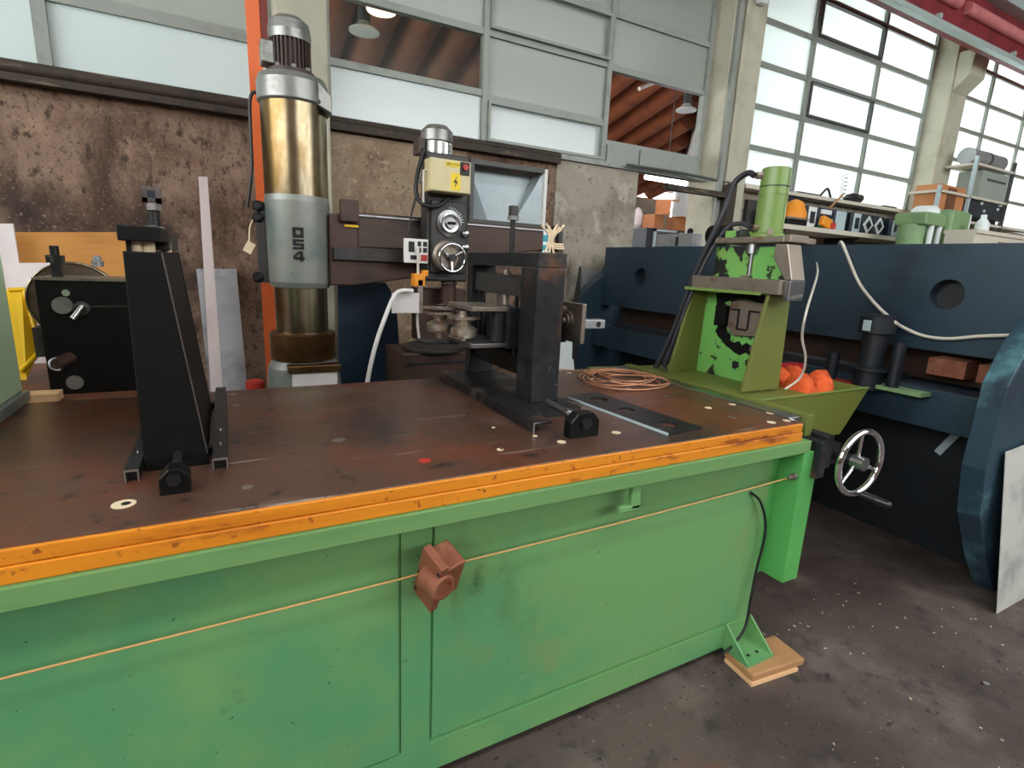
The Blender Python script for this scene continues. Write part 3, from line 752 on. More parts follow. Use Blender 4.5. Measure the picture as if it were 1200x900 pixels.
obj('white_block', B().box(x0 - .01, x0 + .03, 1.885, 1.985, 1.335, 1.385), 'steel_rust', cg)
obj('carriage_bolt', B().cyl((x0 - .05, 1.785, 1.245), (x0 + .01, 1.785, 1.245), .014, n=14), 'dark_steel', cg)
for z0, z1 in ((1.330, 1.346), (1.196, 1.212)):
    obj('arm_plate', B().box(.775, .925, 1.75, 1.99, z0, z1), 'steel_rust' if z0 > 1.3 else 'steel', fr, bev=.002)
obj('spring', B().cyl((.90, 1.79, 1.215), (.90, 1.79, 1.328), .028, n=16), 'black_steel', fr)


def roller(x, y, z, s):
    q = B(); q.lathe([(.014, -.07), (.014, -.045), (.046, -.044), (.05, -.036), (.05, -.012), (.03, 0), (.024, .006), (.03, .016), (.062, .026), (.064, .036), (.018, .037), (.018, .055)], (x, y, z), (0, 0, 1), 28)
    r_ = obj('roller', q, 'roller_steel', fr)
    obj('roller_washer', B().cyl((x, y, z + .055), (x, y, z + .062), .022, n=6), 'dark_steel', r_)
roller(.79, 1.86, 1.268, 1); roller(.735, 1.97, 1.275, 1)
obj('roller_flange', B().lathe([(.02, 0), (.075, .002), (.078, .006), (.02, .008)], (.73, 1.97, 1.318)), 'steel_rust', fr)
obj('roller_bracket', B().hexa([(.66, 1.93, 1.186), (.93, 1.9, 1.186), (.93, 2.0, 1.186), (.66, 2.02, 1.186), (.66, 1.93, 1.194), (.93, 1.9, 1.194), (.93, 2.0, 1.194), (.66, 2.02, 1.194)]), 'black_steel', fr)
# base channels
q = B(); q.box(.827, .895, 1.37, 2.213, T + .026, T + .034); q.box(.827, .835, 1.37, 2.213, T, T + .026)
bc = obj('base_channel', q, 'worn_black', fr)
obj('channel_end', B().box(.827, .895, 1.3685, 1.37, T + .030, T + .034).box(.827, .831, 1.3685, 1.37, T, T + .030), 'steel', bc)
obj('base_plate', B().box(.895, 1.10, 1.50, 2.213, T, T + .03), 'worn_black', fr)
# right-hand bracket
q = B(); q.box(x1, 1.22, 1.80, 1.815, 1.20, 1.33); obj('side_arm', q, 'black_steel', fr)
q = B(); q.box(1.205, 1.225, 1.68, 1.84, 1.21, 1.365); bp = obj('bracket_plate', q, 'steel_rust', fr, bev=.003)
obj('bearing', B().lathe([(.035, 0), (.035, .012), (.024, .014), (.024, .022), (.01, .022), (.01, .034)], (1.205, 1.765, 1.295), (-1, 0, 0), 20), 'steel_rust', bp)
obj('bearing_nut', hexnut(B(), (1.205, 1.80, 1.33), (-1, 0, 0), .02, .02), 'steel_rust', bp)
obj('end_lug', B().box(1.225, 1.36, 1.73, 1.78, 1.262, 1.298), 'galv', fr, bev=.004)
obj('lug_hole', B().cyl((1.325, 1.729, 1.28), (1.325, 1.7295, 1.28), .012, n=12), 'black_plain', fr)
# rod standing in the top
sr = obj('set_screw', B().cyl((1.003, 1.9, zt2), (1.003, 1.9, 1.675), .010, n=12), 'black_plain', fr)
obj('screw_head', B().box(.988, 1.018, 1.885, 1.915, 1.683, 1.722), 'drill_dark', sr, bev=.004)
obj('screw_collar', B().cyl((1.003, 1.9, 1.668), (1.003, 1.9, 1.684), .023, n=6), 'drill_grey', sr)
# rag bundle and small tube on the top beam
q = B(); base = Vector((1.035, 1.66, zt2))
for k in range(9):
    dx = (k - 4) * .004; s_ = -1 if k % 2 else 1
    q.tube([base + Vector((dx * 1.5, .01 * (k % 3), .002)), base + Vector((dx * .6, .005, .035)), base + Vector((dx * .6, .004 * (k % 2), .06)), base + Vector((dx * 1.2 + s_ * .03, .0, .085 + .008 * (k % 3)))], .004, n=6, sub=4)
for k in range(3):
    q.tube([base + Vector((.006, .004 * k, .02 + .008 * k)), base + Vector((.035, .006 * k, .018 + .008 * k)), base + Vector((.055, .004 * k, .02 + .007 * k))], .0035, n=6, sub=3)
tag(obj('string_bundle', q, 'cream'), 'bundle of cream string tied upright on the roller frame', 'string')
tb = thing('glue_tube', 'small white and teal tube standing on the roller frame', 'tube', (1.11, 1.70, zt2))
p = PY(650, 295, 1.72); tx = min(p.x, x1 - .012)
tb.location = (tx, 1.72, zt2)
obj('tube_body', B().cyl((tx, 1.72, zt2), (tx, 1.72, zt2 + .085), .013, n=16), 'label_white', tb)
obj('teal_band', B().cyl((tx, 1.72, zt2 + .012), (tx, 1.72, zt2 + .03), .0135, n=16, caps=False).cyl((tx, 1.72, zt2 + .042), (tx, 1.72, zt2 + .065), .0135, n=16, caps=False), 'teal', tb)

# ================================================================== green press at the right end
pr = thing('green_press', 'chipped green hydraulic press with upright cylinder at the bench end', 'press', (2.3, 1.75, 0))
xb = 2.19                                    # face of the back plate
y0, y1 = 1.53, 2.0
q = B()
def cheek(y, t_):
    g = B(); g.hexa([(1.995, y, T + .01), (xb + .05, y, T + .01), (xb + .05, y + t_, T + .01), (1.995, y + t_, T + .01),
                     (2.095, y - (y - 1.765) * .05, 1.425), (xb + .05, y - (y - 1.765) * .05, 1.425), (xb + .05, y + t_ - (y - 1.765) * .05, 1.425), (2.095, y + t_ - (y - 1.765) * .05, 1.425)])
    return g
obj('cheek', cheek(y0, .018), 'olive', pr, bev=.002)
obj('cheek', cheek(y1 - .018, .018), 'olive', pr, bev=.002)
bp = obj('back_plate', B().box(xb, xb + .02, y0 + .019, y1 - .019, T + .01, 1.425), 'green_press', pr)
obj('floor_plate', B().box(1.955, xb, y0 + .019, y1 - .019, T + .0, T + .01), 'olive', pr)
obj('cross_beam', B().box(2.075, 2.20, 1.485, 1.975, 1.425, 1.488), 'steel_rust', pr, bev=.003)
obj('beam_lip', B().box(2.055, 2.06, 1.56, 2.0, 1.418, 1.432), 'olive_cyl', pr)
# die plates on the back plate
dcn = PX(874, 374, xb)
dy, dz = dcn.y, dcn.z
d1 = obj('die_plate', B().prism([(dy - .115, dz - .07), (dy + .05, dz - .085), (dy + .085, dz - .05), (dy + .085, dz + .07), (dy + .04, dz + .09), (dy - .115, dz + .08)], 'x', xb - .02, xb), 'steel_rust', pr, bev=.003)
q = B()
for (a, b_, c, d) in ((.024, .075, .036, .045), (.022, .031, -.048, .045), (-.028, .031, -.053, -.045), (-.036, -.027, -.048, .045), (-.085, -.03, .036, .045)):
    q.box(xb - .0235, xb - .02, dy + a, dy + b_, dz + c, dz + d)
obj('die_slot', q, 'black_plain', d1)
obj('slot_edge', B().box(xb - .0225, xb - .02, dy + .031, dy + .0345, dz - .05, dz + .036).box(xb - .0225, xb - .02, dy - .028, dy + .033, dz - .057, dz - .053), 'bright_steel', d1)
obj('dark_block', B().box(xb - .045, xb, dy + .09, dy + .15, dz - .045, dz + .055), 'black', pr, bev=.003)
q = B(); rg = random.Random(3); out_, in_ = [], []
for k in range(25):
    an = math.radians(60 + k * 10.5)
    ro, ri = .155 + rg.uniform(-.018, .022), .118 + rg.uniform(-.018, .012)
    out_.append((dy - .01 - ro * math.cos(an + PI / 2) * 1.1, dz - .01 + ro * math.sin(an + PI / 2))); in_.append((dy - .01 - ri * math.cos(an + PI / 2) * 1.1, dz - .01 + ri * math.sin(an + PI / 2)))
lim = lambda p: (max(p[0], y0 + .025), p[1])
out_ = [lim(p) for p in out_]; in_ = [lim(p) for p in in_]
for k in range(24):
    if max(out_[k][0], out_[k + 1][0], in_[k][0]) <= y0 + .026: continue
    q.prism([out_[k], out_[k + 1], in_[k + 1], in_[k]], 'x', xb - .003, xb)
obj('grease_ring', q, 'black', pr)
obj('grease_patch', B().prism([(dy + .19, dz + .11), (dy - .10, dz + .12), (dy - .11, dz + .075), (dy + .05, dz + .10), (dy + .13, dz + .07), (dy + .17, dz - .02)], 'x', xb - .003, xb), 'black', pr)
obj('bolt', hexnut(B(), (xb, dy - .07, dz - .135), (-1, 0, 0), .018, .016), 'steel', pr)
# head
hdp = obj('head_plate', B().box(2.17, 2.20, 1.53, 1.93, 1.488, 1.63), 'green_press', pr)
q = B(); q.prism([(1.465, 1.488), (1.50, 1.488), (1.57, 1.58), (1.57, 1.64), (1.51, 1.64)], 'x', 2.12, 2.21)
obj('head_gusset', q, 'steel_rust', pr, bev=.004)
obj('gusset_foot', B().box(2.10, 2.20, 1.455, 1.484, 1.40, 1.487), 'steel', pr, bev=.003)
obj('top_plate', B().box(2.12, 2.34, 1.53, 1.90, 1.645, 1.672), 'steel_rust', pr, bev=.004)
obj('top_edge', B().box(2.12, 2.24, 1.50, 1.53, 1.645, 1.678), 'steel_rust', pr, bev=.004)
CX, CY = 2.30, 1.70
p0 = PX(899, 278, CX); CY = p0.y
cy_ = obj('cylinder', B().lathe([(.078, 0), (.078, .02), (.064, .03), (.064, .20), (.066, .20), (.066, .205), (.064, .205), (.063, .315), (.058, .32), (.0, .32)], (CX, CY, 1.672), (0, 0, 1), 32), 'olive_cyl', pr)
obj('groove', B().cyl((CX, CY, 1.672 + .235), (CX, CY, 1.672 + .239), .0655, n=32, caps=False), 'black_plain', cy_)
for an, z in ((2.6, .285), (2.9, .05), (3.9, .03)):
    e = Vector((math.cos(an), math.sin(an), 0))
    c0 = Vector((CX, CY, 1.672 + z))
    obj('fitting', B().cyl(c0 + e * .05, c0 + e * .09, .016, n=8), 'steel_rust', cy_)
obj('mount_block', B().box(2.15, CX - .05, CY + .03, CY + .12, 1.672, 1.705), 'green_press', pr, bev=.003)
obj('ram', B().cyl((2.17, 1.72, 1.49), (2.17, 1.72, 1.645), .012, n=14).cyl((2.17, 1.72, 1.60), (2.17, 1.72, 1.645), .03, n=16), 'steel', pr)
obj('ram_guide', B().box(2.14, 2.20, 1.70, 1.745, 1.43, 1.50), 'steel_rust', pr)
# tray
q = B()
q.hexa([(1.96, 1.43, .80), (2.62, 1.43, .76), (2.62, 1.44, .76), (1.96, 1.44, .80), (1.96, 1.42, T), (2.78, 1.42, T), (2.78, 1.43, T), (1.96, 1.43, T)])
q.hexa([(2.60, 1.44, .76), (2.62, 1.44, .76), (2.62, 2.2, .76), (2.60, 2.2, .76), (2.76, 1.43, T), (2.78, 1.43, T), (2.78, 2.2, T), (2.76, 2.2, T)])
q.box(1.96, 2.61, 1.44, 2.2, .755, .77)
q.hexa([(1.96, 2.2, .76), (2.62, 2.2, .76), (2.62, 2.21, .76), (1.96, 2.21, .76), (1.96, 2.2, T), (2.78, 2.2, T), (2.78, 2.21, T), (1.96, 2.21, T)])
tr = obj('tray', q, 'olive', pr)
obj('tray_rim', B().box(1.96, 2.78, 1.415, 1.43, T, T + .004), 'olive_cyl', tr)
obj('deck', B().box(1.955, 2.32, 1.44, 2.2, T - .025, T), 'olive', pr)
for (x, y) in ((2.05, 1.5), (2.05, 2.1), (2.5, 1.5), (2.5, 2.1)):
    obj('leg', B().box(x - .03, x + .03, y - .03, y + .03, 0, .755), 'olive', pr)
# orange cloth in the tray
q = B(); nx, ny = 10, 8
vs = [(2.335 + .22 * i / nx, 1.46 + .30 * j / ny, .985 + .06 * math.sin(i * .9 + j * .5) * math.sin(j * .8 + .4) + .05 * random.random()) for j in range(ny + 1) for i in range(nx + 1)]
fs = [(j * (nx + 1) + i, j * (nx + 1) + i + 1, (j + 1) * (nx + 1) + i + 1, (j + 1) * (nx + 1) + i) for j in range(ny) for i in range(nx)]
n_ = len(vs)
vs += [(v[0], v[1], .775) for v in vs]
fs += [tuple(i + n_ for i in f[::-1]) for f in fs]
ed = [i for i in range(nx + 1)] + [(j + 1) * (nx + 1) + nx for j in range(ny)] + [ny * (nx + 1) + i for i in range(nx - 1, -1, -1)] + [j * (nx + 1) for j in range(ny - 1, 0, -1)]
fs += [(ed[k], ed[(k + 1) % len(ed)], ed[(k + 1) % len(ed)] + n_, ed[k] + n_) for k in range(len(ed))]
q.add(vs, fs, True)
tag(obj('orange_cloth', q, 'orange_cloth'), 'crumpled orange cloth stuffed in the olive tray', 'cloth')
tag(obj('red_bar', B().box(-.33, .33, -.03, .03, 0, .035, Matrix.Translation((2.60, 1.95, .985)) @ Matrix.Rotation(-.25, 4, 'Z')), 'red'), 'red steel bar lying across the tray behind the orange cloth', 'bar')
# hoses
h1 = [Vector((CX, CY, 1.957)) + Vector((math.cos(2.6), math.sin(2.6), 0)) * .10, PX(876, 203, 2.22), PX(860, 216, 2.2), PX(845, 255, 2.15), PX(815, 320, 2.12), PX(790, 385, 2.1), PX(768, 432, 2.06)]
tag(obj('hydraulic_hose', B().tube(h1, .014, n=10), 'hose'), 'black hydraulic hose curving down from the top of the green cylinder', 'hose')
h2 = [Vector((CX, CY, 1.722)) + Vector((math.cos(2.9), math.sin(2.9), 0)) * .10, PX(868, 262, 2.2), PX(852, 268, 2.18), PX(830, 300, 2.12), PX(808, 350, 2.08), PX(778, 430, 2.02)]
tag(obj('hydraulic_hose', B().tube(h2, .011, n=10), 'hose'), 'dark hydraulic hose running down from the foot of the green cylinder', 'hose')
hm_ = thing('pump_motor', 'small black motor with chrome coupling behind the green cylinder', 'motor', (2.5, 2.15, 1.70))
p = PX(843, 264, 2.95)
hm_.location = (3.24, PX(845, 272, 3.26).y, 1.70)
yq = PX(845, 272, 3.26).y
obj('motor_can', B().cyl((3.26, yq + .08, 1.78), (3.26, yq - .06, 1.78), .075, n=20), 'black', hm_)
obj('motor_shaft', B().cyl((3.26, yq - .06, 1.78), (3.26, yq - .14, 1.785), .03, n=14).cyl((3.26, yq - .14, 1.785), (3.26, yq - .30, 1.785), .014, n=10), 'chrome', hm_)
obj('motor_foot', B().box(3.21, 3.31, yq - .05, yq + .06, 1.70, 1.73), 'black', hm_)
# cable down the side of the press
c1 = [PX(957, 308, 3.205), PX(958, 314, 3.0), PX(957, 325, 2.5), PY(945, 365, 1.36), PY(940, 395, 1.38), PY(944, 420, 1.40), PY(938, 442, 1.44), PY(920, 456, 1.46)]
tag(obj('press_cable', B().tube(c1, .005, n=8), 'cable_white'), 'pale grey cable hanging beside the green press into the tray', 'cable')

# ================================================================== big blue bending machine
bm_ = thing('bending_machine', 'huge dark blue plate-bending machine standing behind the green press', 'machine', (3.8, 2.5, 0))
q = B()
q.holed((3.2, 0, 0), (0, 1, 0), (0, 0, 1), (1, 0, 0), 1.02, 4.16, 1.165, 1.70, [(1.36, 1.452, .075), (3.645, 1.447, .075)], .12, 24)
beam = obj('upper_beam', q, 'blue_machine', bm_)
for y in (1.36, 3.645):
    obj('hole_shade_disc', B().cyl((3.27, y, 1.45), (3.31, y, 1.45), .074, n=24), 'blue_dark', beam)  # dark disc backs the hole, its inner shade put in as colour
def side(y, t_):
    g = B(); g.prism([(3.32, 0), (4.5, 0), (4.5, 1.66), (3.34, 1.66), (3.22, 1.46), (2.97, 1.27), (2.87, 1.10), (2.86, .72), (2.93, .48), (3.12, .22)], 'y', y, y + t_)
    return g
obj('side_frame', side(4.16, .09), 'blue_machine', bm_, bev=.004)
obj('side_frame', side(.93, .09), 'blue_light', bm_, bev=.004)  # near frame gets the blue coloured as if lit
obj('lower_bed', B().box(3.12, 3.34, 1.02, 4.16, .78, .98), 'blue_machine', bm_, bev=.004)
obj('skirt_plate', B().box(3.50, 3.53, 1.02, 4.16, 0, .78), 'blue_dark', bm_)  # dark tone carries the shade below the bed
obj('recess_plate', B().box(3.45, 3.48, 1.02, 4.16, .98, 1.165), 'drill_brown', bm_)
obj('bed_rail', B().box(3.16, 3.30, 1.5, 3.9, .98, 1.02), 'blue_dark', bm_)
obj('back_plate', B().box(4.2, 4.23, 1.02, 4.16, 0, 1.62), 'blue_dark', bm_)  # rear plate added to keep the inside of the machine dark
obj('green_ledge', B().box(3.02, 3.12, 1.30, 1.62, .945, .965), 'pump_green', bm_)
obj('red_ledge', B().box(3.0, 3.10, 1.62, 1.80, .93, .945), 'red_dull', bm_)
for a, b_ in ((1.25, 1.42), (1.10, 1.20)):
    obj('rust_plate', B().box(3.30, 3.45, a, b_, 1.03, 1.12), 'rust', bm_)
# dark clamp unit on the bed
cl = obj('clamp_unit', B().lathe([(.07, 0), (.07, .10), (.10, .105), (.10, .12), (.06, .125), (.06, .30), (.085, .305), (.085, .39), (.07, .40), (0, .40)], (3.05, 1.575, .93), (0, 0, 1), 24), 'blue_dark', bm_)
obj('clamp_label', B().box(2.955, 2.966, 1.565, 1.60, 1.245, 1.30), 'label_grey', cl)
obj('clamp_post', B().cyl((3.05, 1.45, .95), (3.05, 1.45, 1.20), .03, n=14), 'blue_dark', bm_)
obj('clamp_post', B().cyl((3.02, 1.76, .95), (3.02, 1.76, 1.10), .03, n=14), 'blue_dark', bm_)
a = PX(1098, 531, 3.49); b_ = PX(1124, 505, 3.49)
d_ = (b_ - a); n_ = Vector((0, -d_.z, d_.y)).normalized() * .018
obj('pale_strip', B().hexa([a - n_, a + n_, a + n_ + Vector((.01, 0, 0)), a - n_ + Vector((.01, 0, 0)), b_ - n_, b_ + n_, b_ + n_ + Vector((.01, 0, 0)), b_ - n_ + Vector((.01, 0, 0))]), 'label_grey', bm_)  # pale strip laid slantwise on the skirt plate
# control box on the far end of the beam
cbx = thing('control_box', 'pale grey box standing on the far end of the blue machine', 'box', (3.3, 3.7, 1.70))
a = PX(772, 287, 3.24); b_ = PX(815, 287, 3.24)
obj('housing', B().box(3.21, 3.30, b_.y, a.y, 1.70, 1.80), 'galv', cbx, bev=.004)
p = PX(793, 284, 3.209); obj('slot', B().box(3.2085, 3.21, p.y - .015, p.y + .015, 1.705, 1.775), 'black_plain', cbx)
p = PX(806, 278, 3.23)
obj('knob', B().lathe([(.02, 0), (.025, .02), (.012, .04)], (3.25, p.y, 1.80)), 'black', cbx)
# pale cable over the beam
c2 = [(3.27, PX(985, 278, 3.27).y, 1.71), (3.19, PX(988, 285, 3.19).y, 1.70), PX(1005, 328, 3.18), PX(1022, 352, 3.14), PX(1040, 370, 3.10), PX(1048, 377, 3.04), PX(1057, 383, 3.10), PX(1080, 393, 3.16), PX(1110, 397, 3.17), PX(1150, 394, 3.17), PX(1200, 393, 3.15), PX(1240, 396, 3.1)]
tag(obj('machine_cable', B().tube(c2, .0085, n=10), 'cable_white'), 'thick pale cable draped over the blue machine', 'cable')
# steel sheet leaning on the near side frame
sh = PZ(1167, 716, 0)
q = B(); X0 = 3.09; lean = .075
def SP(x, t, d=0): return Vector((x, .845 + lean * t - d, .86 * t))
q.hexa([SP(X0 + .02, 0, .003), SP(4.4, 0, .003), SP(4.4, 0), SP(X0 + .02, 0), SP(X0 - .13, .93, .003), SP(4.4, 1.02, .003), SP(4.4, 1.02), SP(X0 - .13, .93)])
tag(obj('steel_sheet', q, 'sheet'), 'large blotchy grey steel sheet leaning against the blue machine', 'sheet metal')

# ================================================================== radial drill
DY = 3.3
def zz(py, px=345, y=DY): return PY(px, py, y).z
dr = thing('radial_drill', 'grey radial drilling machine with tall oily steel column', 'drill', (.385, DY, 0))
CXd = .385
z_ring0, z_ring1, z_s0, z_s1, z_c1, z_cap = zz(420), zz(388), zz(336), zz(231), zz(126), zz(94)
obj('base_casting', B().lathe([(.26, 0), (.25, .25), (.205, zz(448)), (.195, zz(428)), (.17, z_ring0)], (CXd, DY, 0), (0, 0, 1), 32), 'drill_grey', dr)
obj('base_window', B().box(CXd - .09, CXd + .15, DY - .225, DY - .19, zz(470, y=DY - .2), zz(437, y=DY - .2)), 'white_board', dr, bev=.004)
obj('window_hood', B().box(CXd - .11, CXd + .17, DY - .235, DY - .15, zz(437, y=DY - .2), zz(428, y=DY - .2)), 'column_brown', dr, bev=.006)
obj('clamp_ring', B().lathe([(.172, z_ring0), (.18, z_ring0 + .01), (.18, z_ring1 - .01), (.172, z_ring1)], (CXd, DY, 0), (0, 0, 1), 36), 'column_brown', dr)
obj('lower_column', B().cyl((CXd, DY, z_ring1), (CXd, DY, z_s0), .142, n=40), 'column_steel', dr)
slv = obj('sleeve', B().lathe([(.155, z_s0), (.168, z_s0 + .03), (.170, z_s1 - .03), (.165, z_s1)], (CXd, DY, 0), (0, 0, 1), 40), 'drill_grey', dr)
vd = Vector((CXd, DY, 0)).normalized()
ang0 = math.atan2(-DY, -CXd) - .02
e = Vector((math.cos(ang0), math.sin(ang0), 0)); rt = Vector((-e.y, e.x, 0))
GL = {'O': [(0, 1, .72, 1), (0, 1, 0, .28), (0, .30, .28, .72), (.70, 1, .28, .72)],
      'S': [(0, 1, .78, 1), (0, 1, .39, .61), (0, 1, 0, .22), (0, .30, .61, .78), (.70, 1, .22, .39)],
      '4': [(.58, .88, 0, 1), (0, 1, .18, .42), (.0, .25, .42, .56), (.14, .40, .56, .72), (.28, .58, .72, .88), (.44, .58, .88, 1)]}
for ch, py in (('O', 272), ('S', 286), ('4', 300)):
    zc = PY(345, py, DY - .17).z
    q = B(); lw, lh = .056, .052
    for (u0, u1, v0, v1) in GL[ch]:
        c0 = Vector((CXd, DY, zc)) + e * .1695 + rt * (lw * (u0 - .5)) + Vector((0, 0, lh * (v0 - .5)))
        a_ = rt * (lw * (u1 - u0)); b2 = Vector((0, 0, lh * (v1 - v0))); n2 = e * .004
        q.hexa([c0 + n2, c0 + a_ + n2, c0 + a_, c0, c0 + b2 + n2, c0 + a_ + b2 + n2, c0 + a_ + b2, c0 + b2])
    obj('lettering', q, 'black_plain', slv)
obj('upper_column', B().cyl((CXd, DY, z_s1), (CXd, DY, z_c1), .165, n=44), 'column_steel', dr)
cap = obj('cap', B().lathe([(.168, z_c1), (.178, z_c1 + .01), (.178, z_cap - .03), (.165, z_cap), (.0, z_cap)], (CXd, DY, 0), (0, 0, 1), 40), 'motor_grey', dr)
xa = PY(386, 122, DY - .06).x
q = B(); q.prism([(CXd + .10, z_c1 + .0), (xa, z_c1 - .035), (xa, z_c1 + .05), (CXd + .10, z_cap - .01)], 'y', DY - .14, DY + .0)
bk = obj('screw_bracket', q, 'motor_grey', cap, bev=.006)
p = PY(373, 119, DY - .142); obj('bracket_hole', B().cyl((p.x, DY - .142, p.z), (p.x, DY - .1405, p.z), .012, n=14), 'black_plain', bk)
p = PY(373, 150, DY - .07)
obj('lifting_screw', B().cyl((p.x, DY - .07, z_s1 - .05), (p.x, DY - .07, z_c1), .022, n=14), 'black_plain', dr)
p = PY(366, 150, DY - .1)
obj('guide_rod', B().cyl((p.x, DY - .11, z_s1), (p.x, DY - .11, z_c1 - .01), .012, n=12), 'chrome', dr)
# motor on top
mx_ = PY(340, 60, DY).x; zm0, zm1 = z_cap, zz(48, 340)
mo = obj('motor', B().cyl((mx_, DY, zm0), (mx_, DY, zm0 + .03), .12, n=32).cyl((mx_, DY, zm0 + .03), (mx_, DY, zm1 - .0), .088, n=32), 'motor_brown', dr)
q = B()
for k in range(30):
    an = 2 * PI * k / 30
    M_ = Matrix.Translation((mx_, DY, 0)) @ Matrix.Rotation(an, 4, 'Z')
    q.box(.085, .102, -.004, .004, zm0 + .035, zm1 - .01, M_)
fn = obj('cooling_fins', q, 'motor_brown', mo); fn['kind'] = 'stuff'
obj('fan_cowl', B().lathe([(.104, zm1 - .01), (.106, zm1 + .03), (.098, zm1 + .075), (.07, zm1 + .10), (.0, zm1 + .11)], (mx_, DY, 0), (0, 0, 1), 32), 'motor_grey', mo)
obj('terminal_box', B().box(mx_ - .145, mx_ - .085, DY - .06, DY + .05, zm0 + .045, zm0 + .15), 'motor_grey', mo, bev=.006)
for k in (-.07, 0, .07):
    obj('flange_bolt', hexnut(B(), (mx_ + k, DY - .105 + abs(k) * .3, zm0 + .03), (0, 0, 1), .014, .015), 'bright_steel', mo)
# sleeve hinge knobs at the left
for py in (242, 255, 325):
    p = PY(304, py, DY)
    obj('hinge_knob', B().lathe([(.018, -.02), (.03, -.01), (.03, .02), (.018, .03)], (p.x + .0, DY, p.z), (-.6, -1, 0), 16), 'black', slv)
obj('hinge_bar', B().box(CXd - .215, CXd - .16, DY - .02, DY + .04, z_s0 + .02, z_s1 - .06), 'drill_dark', slv)
# arm
az1 = 1.75
q = B(); q.prism([(CXd + .145, az1 - .02), (CXd + .34, az1), (2.02, az1 + .0), (2.02, az1 - .13), (1.75, az1 - .17), (.98, az1 - .36), (.66, az1 - .41), (CXd + .14, az1 - .41)], 'y', DY - .13, DY + .13)
arm = obj('arm', q, 'drill_brown', dr, bev=.008)
obj('arm_way', B().box(CXd + .26, 2.02, DY - .145, DY - .13, az1 - .022, az1 - .014), 'steel', arm)
obj('arm_way', B().box(CXd + .16, 2.02, DY - .165, DY - .13, az1 - .265, az1 - .20), 'drill_dark', arm)
obj('arm_panel', B().box(CXd + .30, 1.06, DY - .14, DY - .13, az1 - .19, az1 - .06), 'motor_brown', arm, bev=.004)
obj('name_strip', B().box(CXd + .225, CXd + .30, DY - .145, DY - .13, az1 - .085, az1 - .073), 'crate_yellow', arm)
obj('arm_clamp', B().box(CXd + .2, CXd + .30, DY - .17, DY - .13, az1 - .06, az1 + .06), 'drill_brown', arm, bev=.006)
obj('arm_end_plate', B().box(2.02, 2.05, DY - .15, DY + .15, az1 - .15, az1 + .02), 'drill_dark', arm)
# drill head
HY = 3.02
def hp(px, py, y=HY): return PY(px, py, y)
hx0, hx1 = hp(500, 260).x, hp(549, 260).x
hd_ = obj('drill_head', B().box(hx0, hx1, HY, DY - .165, hp(525, 330).z, hp(525, 180).z), 'drill_dark', dr, bev=.012)
obj('gear_cover', B().box(hx0 + .02, hx1 - .02, HY - .02, HY, hp(525, 320).z, hp(525, 236).z), 'drill_dark', hd_, bev=.006)
mc = hp(512, 160, HY + .1)
mtop = hp(512, 147, HY + .1).z
hm = obj('head_motor', B().lathe([(.10, -.26), (.10, -.23), (.085, -.225), (.085, -.04), (.093, -.035), (.09, .02), (.06, .05), (.0, .055)], (mc.x, HY + .1, mtop - .055), (0, 0, 1), 28), 'motor_grey', hd_)
for an in (-2.2, -1.75, -1.3, -.8):
    M_ = Matrix.Translation((mc.x, HY + .1, 0)) @ Matrix.Rotation(an, 4, 'Z')
    obj('motor_rib', B().box(.083, .094, -.01, .01, mtop - .27, mtop - .1, M_), 'bright_steel', hm, bev=.002)
obj('motor_terminal', B().box(mc.x - .125, mc.x - .09, HY + .05, HY + .15, mtop - .17, mtop - .09), 'motor_brown', hm)
# electric box
eb = hp(527, 206, HY - .06); bx0, bx1 = hp(504, 200, HY - .1).x, hp(552, 200, HY - .1).x
bz0, bz1 = hp(528, 226, HY - .1).z, hp(528, 187, HY - .1).z
ebx = obj('switch_box', B().box(bx0, bx1, HY - .10, HY - .001, bz0, bz1), 'beige', dr, bev=.005)
obj('box_lid', B().box(bx0 + .004, bx1 - .004, HY - .108, HY - .10, bz0 + .004, bz1 - .004), 'beige', ebx, bev=.003)
pp = hp(534, 213, HY - .11)
obj('warning_label', B().box(pp.x - .028, pp.x + .028, HY - .1095, HY - .108, pp.z - .045, pp.z + .045), 'yellow', ebx)
bolt = B(); bz = [(.010, .032), (-.014, -.006), (.001, -.004), (-.006, -.034), (.013, .004), (-.001, .003)]
bolt.prism([(pp.x + a, pp.z + c) for a, c in bz], 'y', HY - .111, HY - .1095)
obj('lightning_mark', bolt, 'black_plain', ebx)
p2 = hp(532, 193, HY - .11)
obj('voltage_label', B().box(p2.x - .048, p2.x + .044, HY - .1095, HY - .108, p2.z - .013, p2.z + .013), 'yellow', ebx)
text('voltage_text', '380 VOLT', .021, (p2.x - .002, HY - .1097, p2.z), (1, 0, 0), (0, 0, 1), 'black_plain', ebx, .0006)
p3 = hp(545, 198, HY - .11)
sw = obj('switch_plate', B().box(p3.x - .028, p3.x + .026, HY - .114, HY - .108, p3.z - .034, p3.z + .034), 'black_plain', ebx)
obj('red_button', B().cyl((p3.x, HY - .126, p3.z + .006), (p3.x, HY - .114, p3.z + .006), .016, n=18), 'red', sw)
p4 = hp(503, 215, HY - .05); obj('conduit', B().tube([(bx0 + .0, HY - .05, bz1 - .06), (bx0 - .02, HY - .05, bz1 - .065), (bx0 - .02, HY - .05, bz0 - .06)], .006, n=8, sub=1), 'cable_white', ebx)
